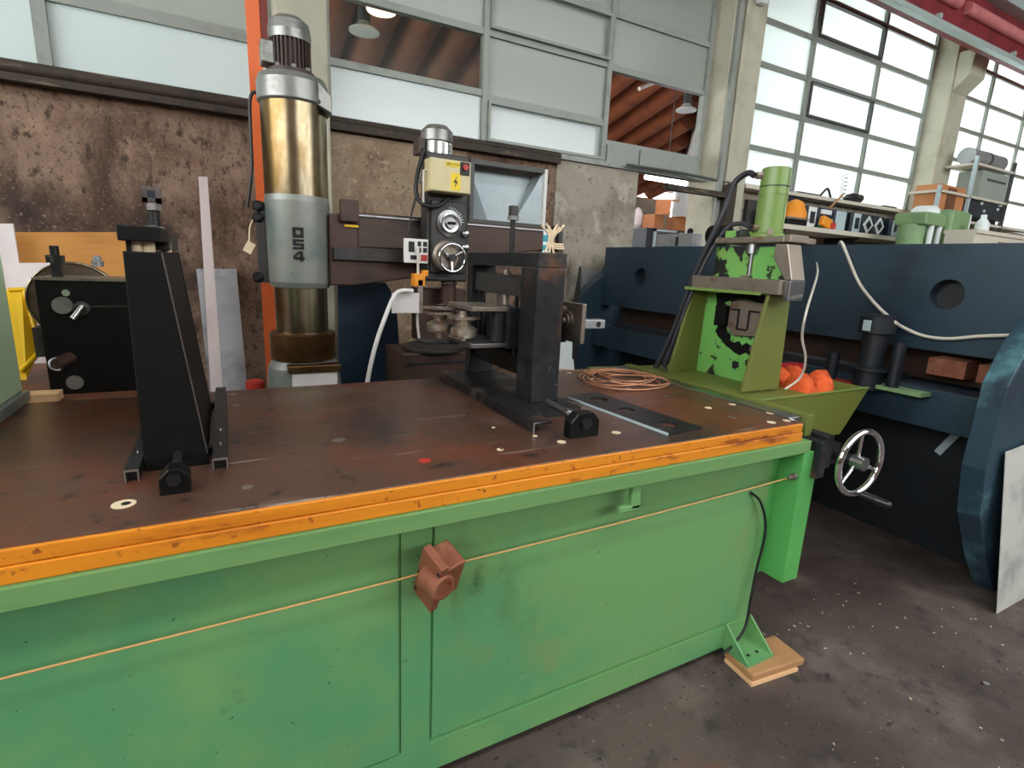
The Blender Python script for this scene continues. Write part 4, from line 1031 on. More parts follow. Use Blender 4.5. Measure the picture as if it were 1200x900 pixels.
# dials
p5 = hp(526, 262, HY - .02)
dl = obj('speed_dial', B().lathe([(.075, 0), (.075, .012), (.06, .016), (.06, .03), (.05, .034), (.03, .03), (.03, .045), (.0, .045)], (p5.x, HY - .02, p5.z), (0, -1, 0), 32), 'steel', hd_)
obj('dial_ring', B().torus((p5.x, HY - .045, p5.z), (0, 1, 0), .052, .006, 32, 8), 'chrome', dl)
obj('dial_knob', B().box(p5.x - .024, p5.x + .024, HY - .075, HY - .06, p5.z - .007, p5.z + .007), 'black', dl, bev=.003)
tick = B()
for k in range(9):
    an = .15 + k * .17
    tick.box(.082, .094, -.0025, .0025, -.002, .0, Matrix.Translation((p5.x, HY - .0205, p5.z)) @ Matrix.Rotation(PI / 2, 4, 'X') @ Matrix.Rotation(an, 4, 'Z'))
tk = obj('dial_scale', tick, 'label_grey', hd_); tk['kind'] = 'stuff'
p6 = hp(524, 302, HY - .03)
fd = obj('feed_drum', B().lathe([(.085, 0), (.085, .05), (.07, .06), (.0, .06)], (p6.x - .01, HY, p6.z + .01), (.0, -1, 0), 32), 'steel_rust', hd_)
obj('feed_wheel', B().torus((p6.x + .01, HY - .09, p6.z), (0, 1, 0), .078, .008, 36, 10), 'chrome', fd)
for k in range(3):
    an = PI / 2 * -1 + k * 2 * PI / 3
    obj('wheel_spoke', B().cyl((p6.x + .01, HY - .075, p6.z), (p6.x + .01 + .076 * math.cos(an), HY - .09, p6.z + .076 * math.sin(an)), .010, .007, n=10), 'chrome', fd)
obj('wheel_hub', B().cyl((p6.x + .01, HY - .10, p6.z), (p6.x + .01, HY - .05, p6.z), .022), 'dark_steel', fd)
for (px, py) in ((545, 274), (545, 290)):
    pk = hp(px, py, HY - .03); obj('ball_knob', B().lathe([(.006, 0), (.006, .02), (.02, .028), (.022, .045), (.012, .058), (0, .06)], (pk.x, HY, pk.z), (0, -1, 0), 16), 'steel', hd_)
pk = hp(545, 310); obj('feed_lever', B().cyl((pk.x, HY - .06, pk.z + .06), (pk.x, HY - .06, pk.z - .04), .005, n=8), 'bright_steel', hd_)
p7 = hp(530, 340)
sp_ = obj('spindle', B().cyl((p7.x, HY + .06, hp(530, 378).z), (p7.x, HY + .06, hp(530, 330).z), .045, n=20), 'drill_brown', dr)
obj('spindle_collar', B().lathe([(.02, 0), (.055, .004), (.055, .012), (.02, .018)], (p7.x, HY + .06, hp(530, 334).z)), 'chrome', sp_)
hose = [hp(497, 175, HY + .05), hp(489, 205, HY + .02), hp(488, 228, HY), hp(497, 240, HY - .03), hp(515, 241, HY - .05), hp(525, 232, HY - .04)]
obj('head_cable', B().tube(hose, .012, n=10), 'cable_black', hd_)
obj('head_cable', B().tube([hp(487, 232, HY), hp(482, 252, HY - .02), hp(478, 275, HY - .03)], .006, n=8), 'cable_black', hd_)
# terminal strip panel
t0, t1 = hp(473, 279, HY - .02), hp(501, 309, HY - .02)
ts = obj('terminal_panel', B().box(t0.x, t1.x, HY - .03, HY - .012, t1.z, t0.z), 'white', dr, bev=.004)
for (a, b_, c, d) in ((.18, .42, .12, .55), (.55, .70, .1, .3), (.78, .95, .1, .3), (.55, .70, .35, .55), (.78, .95, .35, .55), (.25, .6, .68, .85)):
    ww, hh = t1.x - t0.x, t0.z - t1.z
    obj('socket', B().box(t0.x + a * ww, t0.x + b_ * ww, HY - .032, HY - .03, t0.z - d * hh, t0.z - c * hh), 'black_plain', ts)
obj('red_plug', B().box(t0.x + .7 * ww, t0.x + .95 * ww, HY - .038, HY - .03, t1.z + .12 * hh, t1.z + .36 * hh), 'red', ts)
obj('panel_mount', B().box(t1.x - .01, hx0 + .01, HY - .015, HY + .01, t1.z + .03, t1.z + .06), 'drill_dark', ts)
pts = [hp(490, 290, HY - .05), hp(490, 320, HY - .06), hp(491, 345, HY - .06), hp(489, 372, HY - .06), hp(491, 396, HY - .06)]
obj('white_lead', B().tube(pts, .008, n=8), 'cable_white', ts)
oc = hp(490, 328, HY - .06)
obj('orange_clip', B().box(oc.x - .033, oc.x + .033, HY - .09, HY - .03, oc.z - .035, oc.z + .035).box(oc.x + .02, oc.x + .055, HY - .08, HY - .04, oc.z + .02, oc.z + .055), 'tool_orange', ts, bev=.005)
# drill table
a0, a1 = PY(470, 405, 2.95), PY(548, 405, 2.95)
dt = thing('drill_table', 'brown box table with round plate under the drill head', 'table', ((a0.x + a1.x) / 2, 3.1, 0))
zt_ = PY(505, 401, 2.95).z
obj('table_box', B().box(a0.x, a1.x + .1, 2.93, 3.3, 0, zt_ - .06), 'drill_brown', dt, bev=.006)
obj('table_slot', B().box(a0.x + .03, a1.x + .1, 2.925, 2.93, zt_ - .13, zt_ - .115), 'black_plain', dt)
obj('table_upright', B().box(hx0 + .0, hx1 + .06, 3.18, 3.3, zt_ - .02, zt_ + .30), 'drill_brown', dt, bev=.006)
obj('round_plate', B().lathe([(.19, 0), (.195, .01), (.195, .025), (.0, .027)], ((a0.x + a1.x) / 2 + .03, 3.06, zt_ - .06), (0, 0, 1), 36), 'drill_dark', dt)
# white notice and loose cable in front of the drill
n0, n1 = PY(459, 343, 2.93), PY(491, 367, 2.93)
nt_ = thing('paper_notice', 'white stained card hanging below the drill arm', 'card', (n0.x, 2.93, n1.z))
obj('card', B().box(n0.x, n1.x, 2.925, 2.935, n1.z, n0.z), 'white_board', nt_, bev=.002)
obj('hanger_bar', B().box(n1.x - .005, n1.x + .022, 2.93, 2.94, n1.z, oc.z), 'steel_rust', nt_)
pts = [PY(484, 341, 2.9), PY(470, 341, 2.9), PY(462, 347, 2.88), PY(452, 370, 2.84), PY(440, 405, 2.8), PY(431, 445, 2.78), PY(428, 480, 2.78), (PY(428, 480, 2.78).x, 2.78, .02)]
tag(obj('white_hose', B().tube(pts, .012, n=8), 'white'), 'white plastic hose hanging from the card towards the floor', 'hose')
# blue sheet leaning behind the drill
q = B(); y_ = 3.75
s0, s1, s2, s3 = PY(396, 334, y_), PY(452, 331, y_), PY(464, 350, y_), PY(470, 445, y_)
q.prism([(s0.x - .02, 0), (s3.x + .05, 0), (s2.x, s2.z), (s1.x, s1.z), (s0.x, s0.z)], 'y', y_, y_ + .02)
tag(obj('blue_sheet', q, 'blue_sheet'), 'dark blue steel sheet standing behind the radial drill arm', 'sheet metal')
# orange pole and hanging wire at the column
y_ = 3.9
a0, a1 = PY(296, 0, y_).x, PY(318, 0, y_).x
po = thing('orange_pole', 'orange painted steel post rising behind the drill column', 'post', (.3, y_, 0))
xq = PY(302, 100, y_).x
obj('flange', B().box(xq - .045, xq + .03, y_ - .01, y_, 0, 6.1), 'orange_paint', po)
obj('web', B().box(xq + .02, xq + .035, y_, y_ + .1, 0, 6.1), 'orange_paint', po)
obj('side_flange', B().box(xq + .035, xq + .075, y_ - .01, y_ + .0, zz(62, 315, y_), 6.1), 'red_brown', po)
wpt = [PY(304, 113, 3.5), PY(298, 108, 3.5), PY(293, 118, 3.5), PY(294, 160, 3.5), PY(295, 200, 3.5), PY(290, 243, 3.5)]
tag(obj('hanging_lead', B().tube(wpt, .009, n=8), 'drill_dark'), 'grey lead hanging from the drill cap beside the column', 'cable')
tgw = thing('paper_tag', 'small paper tag hanging on a string beside the drill sleeve', 'tag', PY(292, 290, 3.3))
obj('tag_string', B().tube([PY(300, 252, 3.3), PY(293, 265, 3.3), PY(292, 285, 3.3)], .004, n=6), 'cream', tgw)
p = PY(292, 290, 3.3)
obj('tag_card', B().box(-.022, .022, -.002, .002, -.03, .03, Matrix.Translation(p) @ Matrix.Rotation(.5, 4, 'Y')), 'cream', tgw)

# ================================================================== things behind the left half of the bench
sb = thing('side_bench', 'brown workbench behind the black upright carrying the flange machine', 'workbench', (-.7, 2.8, 0))
ZB = .955
obj('top', B().box(-1.7, -.30, 2.33, 3.3, ZB - .05, ZB), 'bench_brown', sb)
obj('front_edge', B().box(-1.7, -.30, 2.315, 2.33, ZB - .08, ZB), 'black_steel', sb)
for (x, y) in ((-1.6, 2.4), (-.38, 2.4), (-1.6, 3.2), (-.38, 3.2)):
    obj('leg', B().box(x - .03, x + .03, y - .03, y + .03, 0, ZB - .05), 'black_steel', sb)
# flange machine
FY = 2.46
def fp(px, py, y=FY): return PY(px, py, y)
fm = thing('flange_machine', 'black boxy clamping machine with big steel disc behind the bench', 'machine', (-.47, FY, ZB))
fx0, fx1, fz1 = fp(50, 400).x, fp(152, 400).x + .06, fp(95, 329).z
obj('housing', B().box(fx0, fx1, FY, FY + .26, ZB, fz1), 'black', fm, bev=.004)
obj('top_flange', B().box(fx0 - .004, fx1, FY - .008, FY + .26, fz1, fz1 + .008), 'steel_rust', fm)
obj('side_lip', B().box(fx0 - .03, fx0, FY + .02, FY + .2, ZB + .14, fp(50, 385).z), 'drill_dark', fm)
dc = fp(91, 352, FY + .32)
dr_ = (fp(143, 352, FY + .32) - fp(38, 352, FY + .32)).length / 2 * 1.06
dsc = obj('disc', B().lathe([(.03, -.02), (dr_ - .01, -.02), (dr_, -.01), (dr_, .02), (.03, .02)], (dc.x, FY + .30, dc.z), (0, -1, 0), 56), 'disc_steel', fm)
obj('disc_rim', B().torus((dc.x, FY + .28, dc.z), (0, 1, 0), dr_ - .004, .005, 56, 8), 'column_steel', dsc)
p = fp(67, 315, FY + .1)
obj('toggle_clamp', B().box(p.x - .014, p.x + .014, FY + .08, FY + .11, fz1, fp(67, 305, FY + .1).z).box(p.x - .024, p.x + .024, FY + .075, FY + .115, fp(67, 308, FY + .1).z, fp(67, 299, FY + .1).z).cyl((p.x, FY + .095, fp(67, 299, FY + .1).z), (p.x, FY + .095, fp(67, 288, FY + .1).z), .014, n=10), 'black_steel', fm)
p = fp(113, 297, FY + .3)
obj('grease_cup', B().lathe([(.02, 0), (.022, .02), (.014, .025), (.014, .04), (.006, .045)], (p.x, FY + .3, dc.z + dr_ * .9), (0, 0, 1), 14), 'galv', fm)
p = fp(73, 358, FY - .01)
obj('boss', B().cyl((p.x, FY - .014, p.z), (p.x, FY, p.z), .03, n=24), 'motor_grey', fm)
p = fp(78, 343); obj('indicator', B().cyl((p.x, FY - .012, p.z), (p.x, FY, p.z), .012, n=14), 'chrome', fm)
p = fp(97, 365)
ha = obj('clamp_handle', B().lathe([(.026, 0), (.026, .02), (.014, .024), (.014, .05)], (p.x, FY, p.z + .012), (0, -1, 0), 16), 'drill_dark', fm)
obj('lever', B().cyl((p.x + .012, FY - .05, p.z + .025), (p.x - .018, FY - .065, p.z - .02), .009, .011, n=12), 'bright_steel', ha)
p = fp(72, 423)
obj('pipe_stub', B().cyl((p.x - .005, FY - .05, p.z - .004), (p.x + .03, FY, p.z + .012), .022, n=20), 'drill_brown', fm)
obj('stub_ring', B().torus((p.x - .004, FY - .048, p.z - .003), (.55, -.8, .2), .022, .004, 24, 8), 'steel', fm)
p = fp(88, 448); obj('round_cover', B().cyl((p.x, FY - .006, p.z), (p.x, FY, p.z), .026, n=22), 'motor_grey', fm)
obj('cover_seam', B().box(fp(105, 360).x, fx1, FY - .003, FY, fp(105, 358).z - .006, fp(105, 358).z), 'drill_dark', fm)

# green cabinet at the left edge of the bench top
gc = thing('green_cabinet', 'pale green machine housing standing at the end of the bench', 'machine', (-.9, 2.0, T))
obj('housing', B().box(-1.3, -.613, 1.5, 2.262, T + .035, 2.1), 'mint', gc, bev=.006)
obj('plinth', B().box(-1.3, -.598, 1.48, 2.27, T, T + .035), 'drill_grey', gc, bev=.003)
p = PX(2, 358, -.612)
obj('scratch', B().box(-.6125, -.611, 2.02, 2.03, p.z - .01, p.z + .01), 'green', gc)
# boards and crate standing on the side bench
def upright(name, mt, px0, px1, py_top, y, label, cat, zb=ZB, th=.015, slant=0):
    a, b_ = PY(px0, py_top, y), PY(px1, py_top, y)
    q = B(); q.prism([(a.x, zb), (b_.x + slant, zb), (b_.x, b_.z), (a.x, a.z)], 'y', y, y + th)
    return tag(obj(name, q, mt), label, cat)
upright('wooden_board', 'plywood', 10, 146, 272, 3.27, 'broad orange-brown wooden board behind the steel disc', 'board')
upright('white_sheet', 'white_board', -40, 15, 262, 3.20, 'tall white sheet standing beside the wooden board', 'sheet')
upright('white_sheet', 'white_board', 4, 60, 308, 3.16, 'low white sheet standing in front of the wooden board', 'sheet')
cr_ = thing('yellow_crate', 'bright yellow plastic crate tipped up on the side bench', 'crate', (-.85, 2.9, ZB))
a, b_, c, d = PY(11, 340, 2.95), PY(29, 339, 2.95), PY(48, 411, 2.85), PY(24, 436, 2.75)
a0 = Vector((a.x - .10, a.y, a.z)); d0 = Vector((d.x - .0, d.y, ZB + .005))
q = B()
th_ = Vector((.0, .02, 0))
q.hexa([d0 + Vector((-.12, 0, 0)), d0 + Vector((.015, 0, 0)), Vector((c.x - .005, c.y, c.z)), Vector((c.x - .2, c.y, c.z)), a0 + Vector((-.05, 0, 0)), Vector((a.x + .015, a.y, a.z)), Vector((b_.x - .01, b_.y, b_.z)), a0 + Vector((0, .02, 0))])
obj('side_wall', q, 'crate_yellow', cr_)
q = B()
for (u, v) in ((a, b_), (b_, c), (c, d)):
    q.tube([u, v], .010, n=8, sub=1)
obj('rim', q, 'crate_yellow', cr_)
a, b_ = PZ(26, 444, ZB + .04), PZ(69, 450, ZB + .04)
tag(obj('pale_plank', B().box(a.x - .12, b_.x + .02, 2.335, 2.415, ZB + .001, ZB + .03), 'wood_pale'), 'short pale plank lying on the edge of the side bench', 'plank')
# strips leaning on the wall
def lean(name, mt, pxt0, pxt1, pyt, yt, pxb0, pxb1, yb, th, label, cat):
    a, b_ = PY(pxt0, pyt, yt), PY(pxt1, pyt, yt)
    k0, k1 = PY(pxb0, 450, (yt + yb) / 2 + .05), PY(pxb1, 450, (yt + yb) / 2 + .05)
    f_ = a.z / (a.z - k0.z)
    c, d = a.x + (k0.x - a.x) * f_, b_.x + (k1.x - b_.x) * f_
    q = B(); q.hexa([(c, yb, 0), (d, yb, 0), (d, yb + th, 0), (c, yb + th, 0), (a.x, yt, a.z), (b_.x, yt, b_.z), (b_.x, yt + th, b_.z), (a.x, yt + th, a.z)])
    return tag(obj(name, q, mt), label, cat)
lean('grey_plate', 'galv', 230, 277, 315, 4.34, 245, 289, 4.05, .012, 'grey galvanized plate leaning on the stained wall', 'sheet metal')
lean('white_strip', 'white_strip', 232.5, 243, 207, 4.30, 247, 261, 3.92, .02, 'long whitish strip leaning on the stained wall', 'strip')
p = PY(299, 447, 3.6)
rt_ = thing('red_can', 'small red can standing beside the drill base', 'can', (p.x, 3.6, 0))
obj('can_body', B().lathe([(.05, 0), (.05, p.z - .03), (.03, p.z - .01), (.03, p.z + .01)], (p.x, 3.6, 0)), 'white_board', rt_)
obj('can_lid', B().lathe([(.052, p.z - .05), (.055, p.z - .04), (.055, p.z), (.03, p.z + .012), (0, p.z + .012)], (p.x, 3.6, 0)), 'red_dull', rt_)
# white strips and grey sheets behind the roller frame
a, b_ = PY(657, 393, 2.5), PY(671, 393, 2.5)
q = B(); q.prism([(a.x - .01, 0), (b_.x + .06, 0), (b_.x, b_.z), (a.x, a.z)], 'y', 2.5, 2.512)
tag(obj('plastic_profile', q, 'label_white'), 'narrow white plastic profile standing behind the roller frame', 'profile')
a, b_ = PY(672, 421, 2.55), PY(666, 421, 2.55)
q = B(); q.prism([(b_.x + .04, 0), (a.x + .2, 0), (a.x, a.z), (b_.x, a.z)], 'y', 2.55, 2.56)
tag(obj('plastic_profile', q, 'label_white'), 'short white plastic profile with slanted edge behind the bench', 'profile')
y_ = 4.32
a, b_ = PY(683, 316, y_), PY(716, 318, y_)
q = B(); q.prism([(a.x - .03, 0), (b_.x + .1, 0), (b_.x, b_.z), (a.x, a.z)], 'y', y_, y_ + .012)
tag(obj('grey_sheet', q, 'galv'), 'grey metal sheet standing against the grey concrete panel', 'sheet metal')
a, b_ = PY(680, 312, 4.1), PY(673, 370, 4.1)
q = B(); q.prism([(b_.x - .15, 0), (a.x + .06, 0), (a.x + .012, a.z), (a.x, a.z)], 'y', 4.1, 4.115)
tag(obj('dark_offcut', q, 'drill_dark'), 'tall dark pointed steel offcut standing behind the roller frame', 'offcut')

# ================================================================== shelf of tools under the bright windows
SY = 4.12
def sp(px, py, y=SY): return PY(px, py, y)
shf = thing('tool_shelf', 'pale shelf under the bright windows holding a row of tool cases', 'shelf', (7.0, 4.2, 2.0))
ZS = sp(985, 273).z
obj('board', B().box(5.3, 8.35, SY - .22, W - .001, ZS - .05, ZS), 'counter_pale', shf)
obj('back_rail', B().box(5.3, 8.35, W - .05, W - .001, ZS + .0, ZS + .28), 'drill_dark', shf)
for x in (5.5, 6.9, 8.2):
    obj('bracket', B().prism([(SY - .15, ZS - .05), (W - .001, ZS - .05), (W - .001, ZS - .35)], 'x', x - .015, x + .015), 'drill_dark', shf)
rows = [(944, 262, .17, 'label_white', 'white label', 'navy tool case with white upright label on the shelf'),
        (960, 262, .20, 'case_green', 'green lid', 'navy tool case with bright green lid on the shelf'),
        (978, 262, .22, 'label_grey', 'grey front', 'tool case with broad grey front on the shelf'),
        (997, 264, .17, 'label_grey', 'tall label', 'tool case with tall grey label next to the diamond labels'),
        (1011, 263, .16, 'label_white', 'diamond', 'tool case with a tilted diamond label on the shelf'),
        (1024, 264, .16, 'label_white', 'diamond', 'tool case with a narrow diamond label and hanging strap'),
        (1047, 267, .34, 'label_grey', 'double', 'wide tool case with twin grey panels at the shelf end')]
for px, py, wd, mt, kind, lab in rows:
    c = sp(px, py); hgt = .25
    t = thing('tool_case', lab, 'tool case', (c.x, SY, ZS), 'tool cases on the wall shelf')
    cs = obj('case', B().box(c.x - wd / 2 - .03, c.x + wd / 2 + .03, SY - .06, SY + .12, ZS, ZS + hgt), 'navy_box', t, bev=.01)
    if kind == 'diamond':
        M_ = Matrix.Translation((c.x, SY - .066, ZS + hgt * .5)) @ Matrix.Rotation(PI / 4, 4, 'Y')
        obj('label_plate', B().box(-.075, .075, -.006, .006, -.075, .075, M_), mt, t)
        obj('label_mark', B().box(-.045, .045, -.008, .0, -.045, .045, M_), 'navy_box', t)
    elif kind == 'double':
        for k in (-1, 1):
            pl_ = obj('label_plate', B().box(c.x + k * wd * .25 - .07, c.x + k * wd * .25 + .07, SY - .07, SY - .06, ZS + .03, ZS + hgt - .03), mt, t, bev=.01)
            obj('label_mark', B().box(c.x + k * wd * .25 - .03, c.x + k * wd * .25 + .03, SY - .074, SY - .07, ZS + .08, ZS + hgt - .07), 'navy_box', pl_)
    elif kind == 'green lid':
        obj('lid', B().box(c.x - wd / 2 - .02, c.x + wd / 2 + .02, SY - .09, SY - .06, ZS + .0, ZS + hgt * .55), mt, t, bev=.01)
        obj('label_plate', B().box(c.x - wd / 2, c.x + wd / 2, SY - .07, SY - .06, ZS + hgt * .72, ZS + hgt - .02), 'label_white', t)
    else:
        pl_ = obj('label_plate', B().box(c.x - wd / 2 + .01, c.x + wd / 2 - .01, SY - .07, SY - .06, ZS + .02, ZS + hgt - .01), mt, t, bev=.008)
        if 'label' in kind: obj('label_mark', B().box(c.x - wd / 4, c.x + wd / 4, SY - .074, SY - .07, ZS + .06, ZS + hgt - .06), 'navy_box', pl_)
# orange tool, dark saw, orange strap tool
c = sp(927, 255)
t = thing('orange_tool', 'orange rounded power tool standing beside the green cylinder', 'power tool', (c.x, SY, ZS))
obj('tool_body', B().lathe([(.02, .30), (.08, .27), (.13, .15), (.13, 0)][::-1], (c.x, SY - .03, ZS), (0, 0, 1), 24), 'tool_orange', t)
obj('tool_grip', B().box(c.x + .10, c.x + .19, SY - .05, SY - .02, ZS + .12, ZS + .17), 'label_grey', t, bev=.01)
c = sp(937, 240)
t = thing('saw_guard', 'large dark round guard leaning behind the tool cases', 'guard', (c.x, SY + .18, ZS))
obj('guard_disc', B().cyl((c.x, SY + .16, ZS + .21), (c.x, SY + .22, ZS + .21), .21, n=32), 'navy_box', t)
obj('guard_hub', B().cyl((c.x, SY + .145, ZS + .21), (c.x, SY + .16, ZS + .21), .06, n=20), 'drill_dark', t)
c = sp(962, 273, 4.0)
t = thing('orange_clamp', 'small orange and red hand tool lying on the shelf edge', 'hand tool', (c.x, SY - .15, ZS))
obj('jaw', B().box(-.10, .08, -.03, .03, 0, .11, Matrix.Translation((c.x, SY - .15, ZS)) @ Matrix.Rotation(.25, 4, 'Y') @ Matrix.Translation((0, 0, .02))), 'tool_orange', t, bev=.015)
obj('grip', B().box(.06, .16, -.03, .03, -.01, .06, Matrix.Translation((c.x, SY - .16, ZS + .02))), 'red_dull', t, bev=.01)
c = sp(926, 273, 4.0)
t = thing('black_case', 'low black case lying open on the shelf beside the orange tool', 'case', (c.x, SY - .12, ZS))
obj('case_body', B().box(c.x - .16, c.x + .17, SY - .19, SY - .09, ZS, ZS + .06), 'black', t, bev=.012)
obj('case_rim', B().box(c.x - .17, c.x + .18, SY - .2, SY - .08, ZS + .06, ZS + .085), 'steel_rust', t, bev=.006)
# bits on the window ledge
c = sp(933, 224, 4.3); c2_ = sp(1000, 231, 4.3)
zl = 2.475
t = thing('dark_lump', 'dark greasy motor lump on the window ledge', 'motor', (c2_.x, 4.3, zl))
obj('lump_body', B().lathe([(.08, 0), (.1, .05), (.07, .1), (.0, .11)], (c2_.x, 4.32, zl), (0, 0, 1), 14), 'drill_dark', t)
obj('lump_shaft', B().cyl((c2_.x, 4.32, zl + .07), (c2_.x + .16, 4.30, zl + .06), .05, n=12), 'drill_dark', t)
q = B(); c = sp(988, 225, 4.3)
pts = [(c.x + .035 * math.cos(k * .9), 4.30 + .035 * math.sin(k * .9), zl + .004 + k * .0065) for k in range(48)]
tag(obj('coil_spring', B().tube(pts, .004, n=6, sub=2), 'drill_dark'), 'slender upright coil spring on the window ledge', 'spring')
c = sp(968, 222, 4.3)
tag(obj('bent_fitting', B().tube([(c.x - .1, 4.3, zl + .012), (c.x, 4.3, zl + .10), (c.x + .05, 4.3, zl + .10), (c.x + .12, 4.3, zl + .012)], .014, n=8), 'drill_dark'), 'bent dark fitting lying on the window ledge', 'fitting')
c = sp(938, 224, 4.3)
tag(obj('iron_bar', B().box(c.x - .05, c.x + .35, 4.28, 4.33, zl, zl + .025), 'drill_dark'), 'flat dark iron bar lying on the window ledge', 'bar')
c = sp(1040, 240, 4.3)
tag(obj('iron_bar', B().box(c.x - .1, c.x + .2, 4.28, 4.33, zl, zl + .03), 'drill_dark'), 'short dark iron bar at the column end of the ledge', 'bar')
a, b_ = sp(968, 248, 4.15), sp(988, 228, 4.2)
tag(obj('wooden_stick', B().cyl(a, b_, .012, n=8), 'wood'), 'thin wooden stick leaning against the window ledge', 'stick')
# glass guard behind the green cylinder
c = sp(925, 232, 4.2)
tag(obj('clear_jug', B().lathe([(.06, 0), (.10, .02), (.12, .16), (.04, .22)], (c.x - .28, 4.25, ZS), (0, 0, 1), 6), 'label_grey'), 'pale grey faceted jug beside the green cylinder', 'jug')

# pumps and rack further right
for px, lab, capm in ((1075, 'pale green motor with white dome on posts beyond the blue machine', 'label_white'), (1108, 'plain pale green tank beyond the blue machine', 'pump_green')):
    c = PY(px, 262, 3.5); zb_ = 1.70; ztp = PY(px, 250 if px < 1100 else 247, 3.5).z
    t = thing('green_pump' if px < 1100 else 'green_tank', lab, 'pump' if px < 1100 else 'tank', (c.x, 3.5, 0))
    if px < 1100:
        obj('stand', B().box(c.x - .25, c.x + .25, 3.32, 3.66, 0, zb_), 'blue_dark', t)
        obj('pump_head', B().box(c.x - .20, c.x + .25, 3.32, 3.66, ztp - .14, ztp), 'pump_green', t, bev=.02)
        obj('pump_body', B().cyl((c.x - .1, 3.5, zb_), (c.x - .1, 3.5, ztp - .13), .13, n=20), 'pump_green', t)
        obj('pump_post', B().cyl((c.x + .02, 3.36, zb_), (c.x + .02, 3.36, ztp - .13), .03, n=12), 'label_white', t)
        obj('pump_post', B().cyl((c.x + .20, 3.36, zb_), (c.x + .20, 3.36, ztp - .13), .03, n=12), 'label_white', t)
        obj('dome', B().lathe([(.14, 0), (.14, .05), (.10, .09), (0, .10)], (c.x + .12, 3.5, ztp), (0, 0, 1), 20), capm, t)
    else:
        obj('stand', B().box(c.x - .22, c.x + .22, 3.32, 3.66, 0, zb_), 'blue_dark', t)
        obj('tank_body', B().box(c.x - .24, c.x + .24, 3.34, 3.64, zb_, ztp), 'pump_green', t, bev=.05)
        obj('tank_edge', B().box(c.x + .24, c.x + .27, 3.36, 3.62, zb_, ztp - .03), 'label_white', t)
RY = 3.80
def rp(px, py): return PY(px, py, RY)
rk = thing('storage_rack', 'steel rack holding a cardboard box and dark drawers before the bright window', 'rack', (rp(1140, 250).x, RY, 0))
rx0, rxm, rx1 = rp(1096, 245).x, rp(1132, 245).x, rp(1176, 250).x
zsh1, zsh0 = rp(1140, 230).z, rp(1140, 260).z
for x in (rx0, rxm, rx1):
    obj('upright', B().box(x - .02, x + .02, RY - .02, RY + .02, 0, zsh1 + (.55 if x == rx1 else (.5 if x == rxm else .05))), 'label_grey' if x != rx1 else 'frame_dark', rk)
for z, x1_ in ((zsh1, rx1), (zsh0, rx1 + .8), (zsh1 + .42, rx1)):
    obj('shelf_board', B().box((rxm if z > zsh1 + .1 else rx0), x1_, RY - .02, RY + .35, z - .03, z), 'counter_pale', rk)
cbx_ = thing('cardboard_carton', 'open cardboard carton on the rack beside the concrete column', 'box', (rx0 + .3, RY + .15, zsh0))
obj('carton', B().box(rx0 + .05, rxm - .06, RY + .02, RY + .3, zsh0, zsh0 + .40), 'cardboard', cbx_)
obj('carton_opening', B().box(rx0 + .26, rxm - .30, RY + .012, RY + .02, zsh0 + .05, zsh0 + .37), 'bench_brown', cbx_)
bx_ = thing('dark_drawer_unit', 'dark glossy drawer unit on the rack beside the carton', 'drawer unit', ((rxm + rx1) / 2, RY + .15, zsh0))
obj('unit_body', B().box(rxm + .05, rx1 - .05, RY + .0, RY + .3, zsh0 + .06, zsh1 - .05), 'navy_box', bx_, bev=.01)
obj('unit_foot', B().box(rxm + .1, rx1 - .1, RY + .03, RY + .27, zsh0, zsh0 + .06), 'black', bx_)
for k, (u, v) in enumerate(((.35, .7), (.45, .45), (.8, .6))):
    obj('unit_knob', B().cyl((rxm + (rx1 - rxm) * u, RY - .015, zsh0 + .36 * v), (rxm + (rx1 - rxm) * u, RY, zsh0 + .36 * v), .02, n=10), 'label_white', bx_)
gx = thing('grey_box', 'grey cabinet box on the upper shelf of the rack', 'box', ((rxm + rx1) / 2 + .1, RY + .15, zsh1))
obj('box_body', B().box(rxm + .28, rx1 - .04, RY + .02, RY + .3, zsh1, zsh1 + .36), 'grey_green', gx)
obj('box_slot', B().box(rxm + .45, rx1 - .1, RY + .015, RY + .02, zsh1 + .24, zsh1 + .27), 'frame_dark', gx)
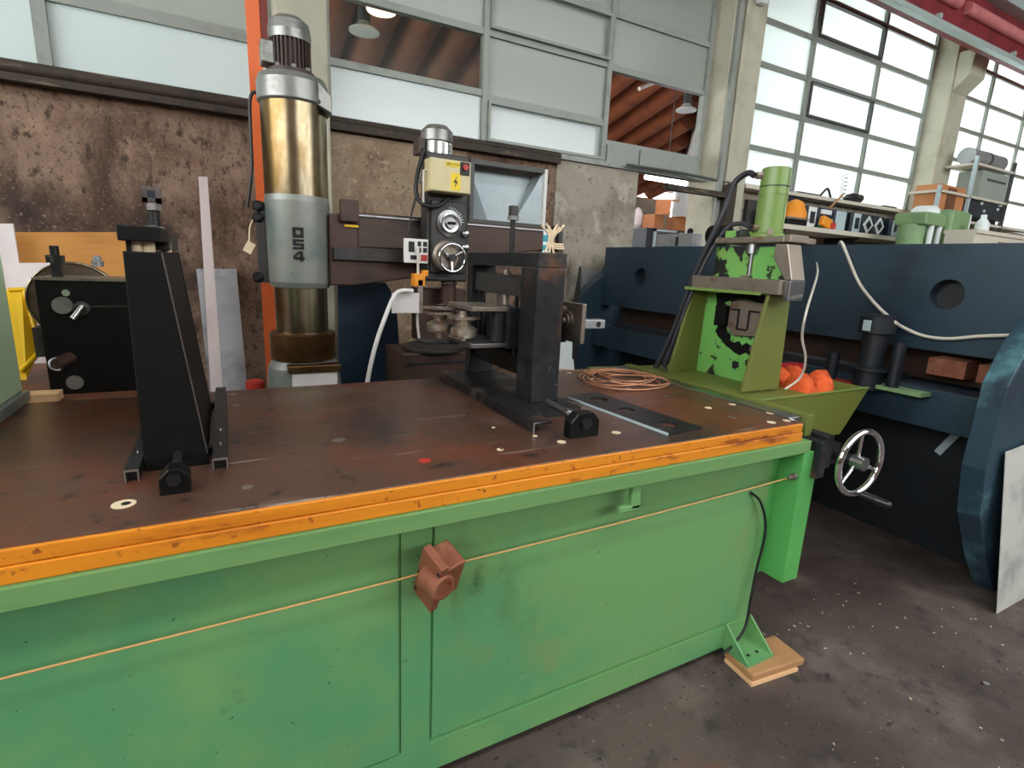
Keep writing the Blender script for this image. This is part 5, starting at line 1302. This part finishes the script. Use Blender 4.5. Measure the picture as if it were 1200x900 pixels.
wn = thing('wrapped_bundle', 'grey wrapped bundle lying on top of the rack', 'bundle', ((rxm + rx1) / 2, RY + .15, zsh1 + .42))
obj('bundle_roll', B().cyl((rxm + .05, RY + .15, zsh1 + .53), (rx1 - .1, RY + .15, zsh1 + .53), .11, n=18), 'galv', wn)
obj('bundle_strap', B().cyl((rxm + .5, RY + .15, zsh1 + .53), (rxm + .56, RY + .15, zsh1 + .53), .113, n=18), 'frame_dark', wn)
c = PY(1150, 268, 3.15); zct = PY(1160, 271, 3.0).z
lc = thing('long_counter', 'long pale counter running below the far window', 'counter', (9.0, 3.1, 0))
obj('counter_body', B().box(PY(1143, 270, 3.0).x, 13, 3.0, 3.28, 0, zct - .04), 'counter_pale', lc)
obj('counter_top', B().box(PY(1143, 270, 3.0).x, 13, 2.98, 3.3, zct - .04, zct), 'counter_pale', lc)
obj('rust_stripe', B().box(PY(1172, 275, 3.0).x, 13, 2.996, 3.0, zct - .2, zct - .1), 'rust', lc)
tag(obj('glass_bottle', B().lathe([(.06, 0), (.07, .02), (.07, .10), (.03, .16), (.03, .20), (0, .20)], (c.x, 3.15, zct), (0, 0, 1), 18), 'label_white'), 'pale bottle standing on the end of the long counter', 'bottle')

# ================================================================== floor debris
for px, py, r, mt, lab, cat in ((1155, 803, .012, 'steel', 'small loose steel nut lying on the floor', 'nut'), ):
    p = PZ(px, py, 0); tag(obj('loose_nut', hexnut(B(), (p.x, p.y, 0), (0, 0, 1), r, .01), mt), lab, cat)
q = B()
for k in range(110):
    x, y = random.uniform(.5, 3.0), random.uniform(.1, 1.0)
    if k > 85: x, y = random.uniform(1.95, 2.8), random.uniform(.9, 1.3)
    s_ = random.uniform(.0012, .0036); M_ = Matrix.Translation((x, y, 0)) @ Matrix.Rotation(random.uniform(0, 3), 4, 'Z')
    q.box(-s_ * 1.6, s_ * 1.6, -s_ * .6, s_ * .6, 0, .0015, M_)
fl = obj('metal_swarf', q, 'cream', at=(0, 0, 0)); fl['kind'] = 'stuff'; tag(fl, 'pale metal chips scattered over the dark floor', 'swarf')
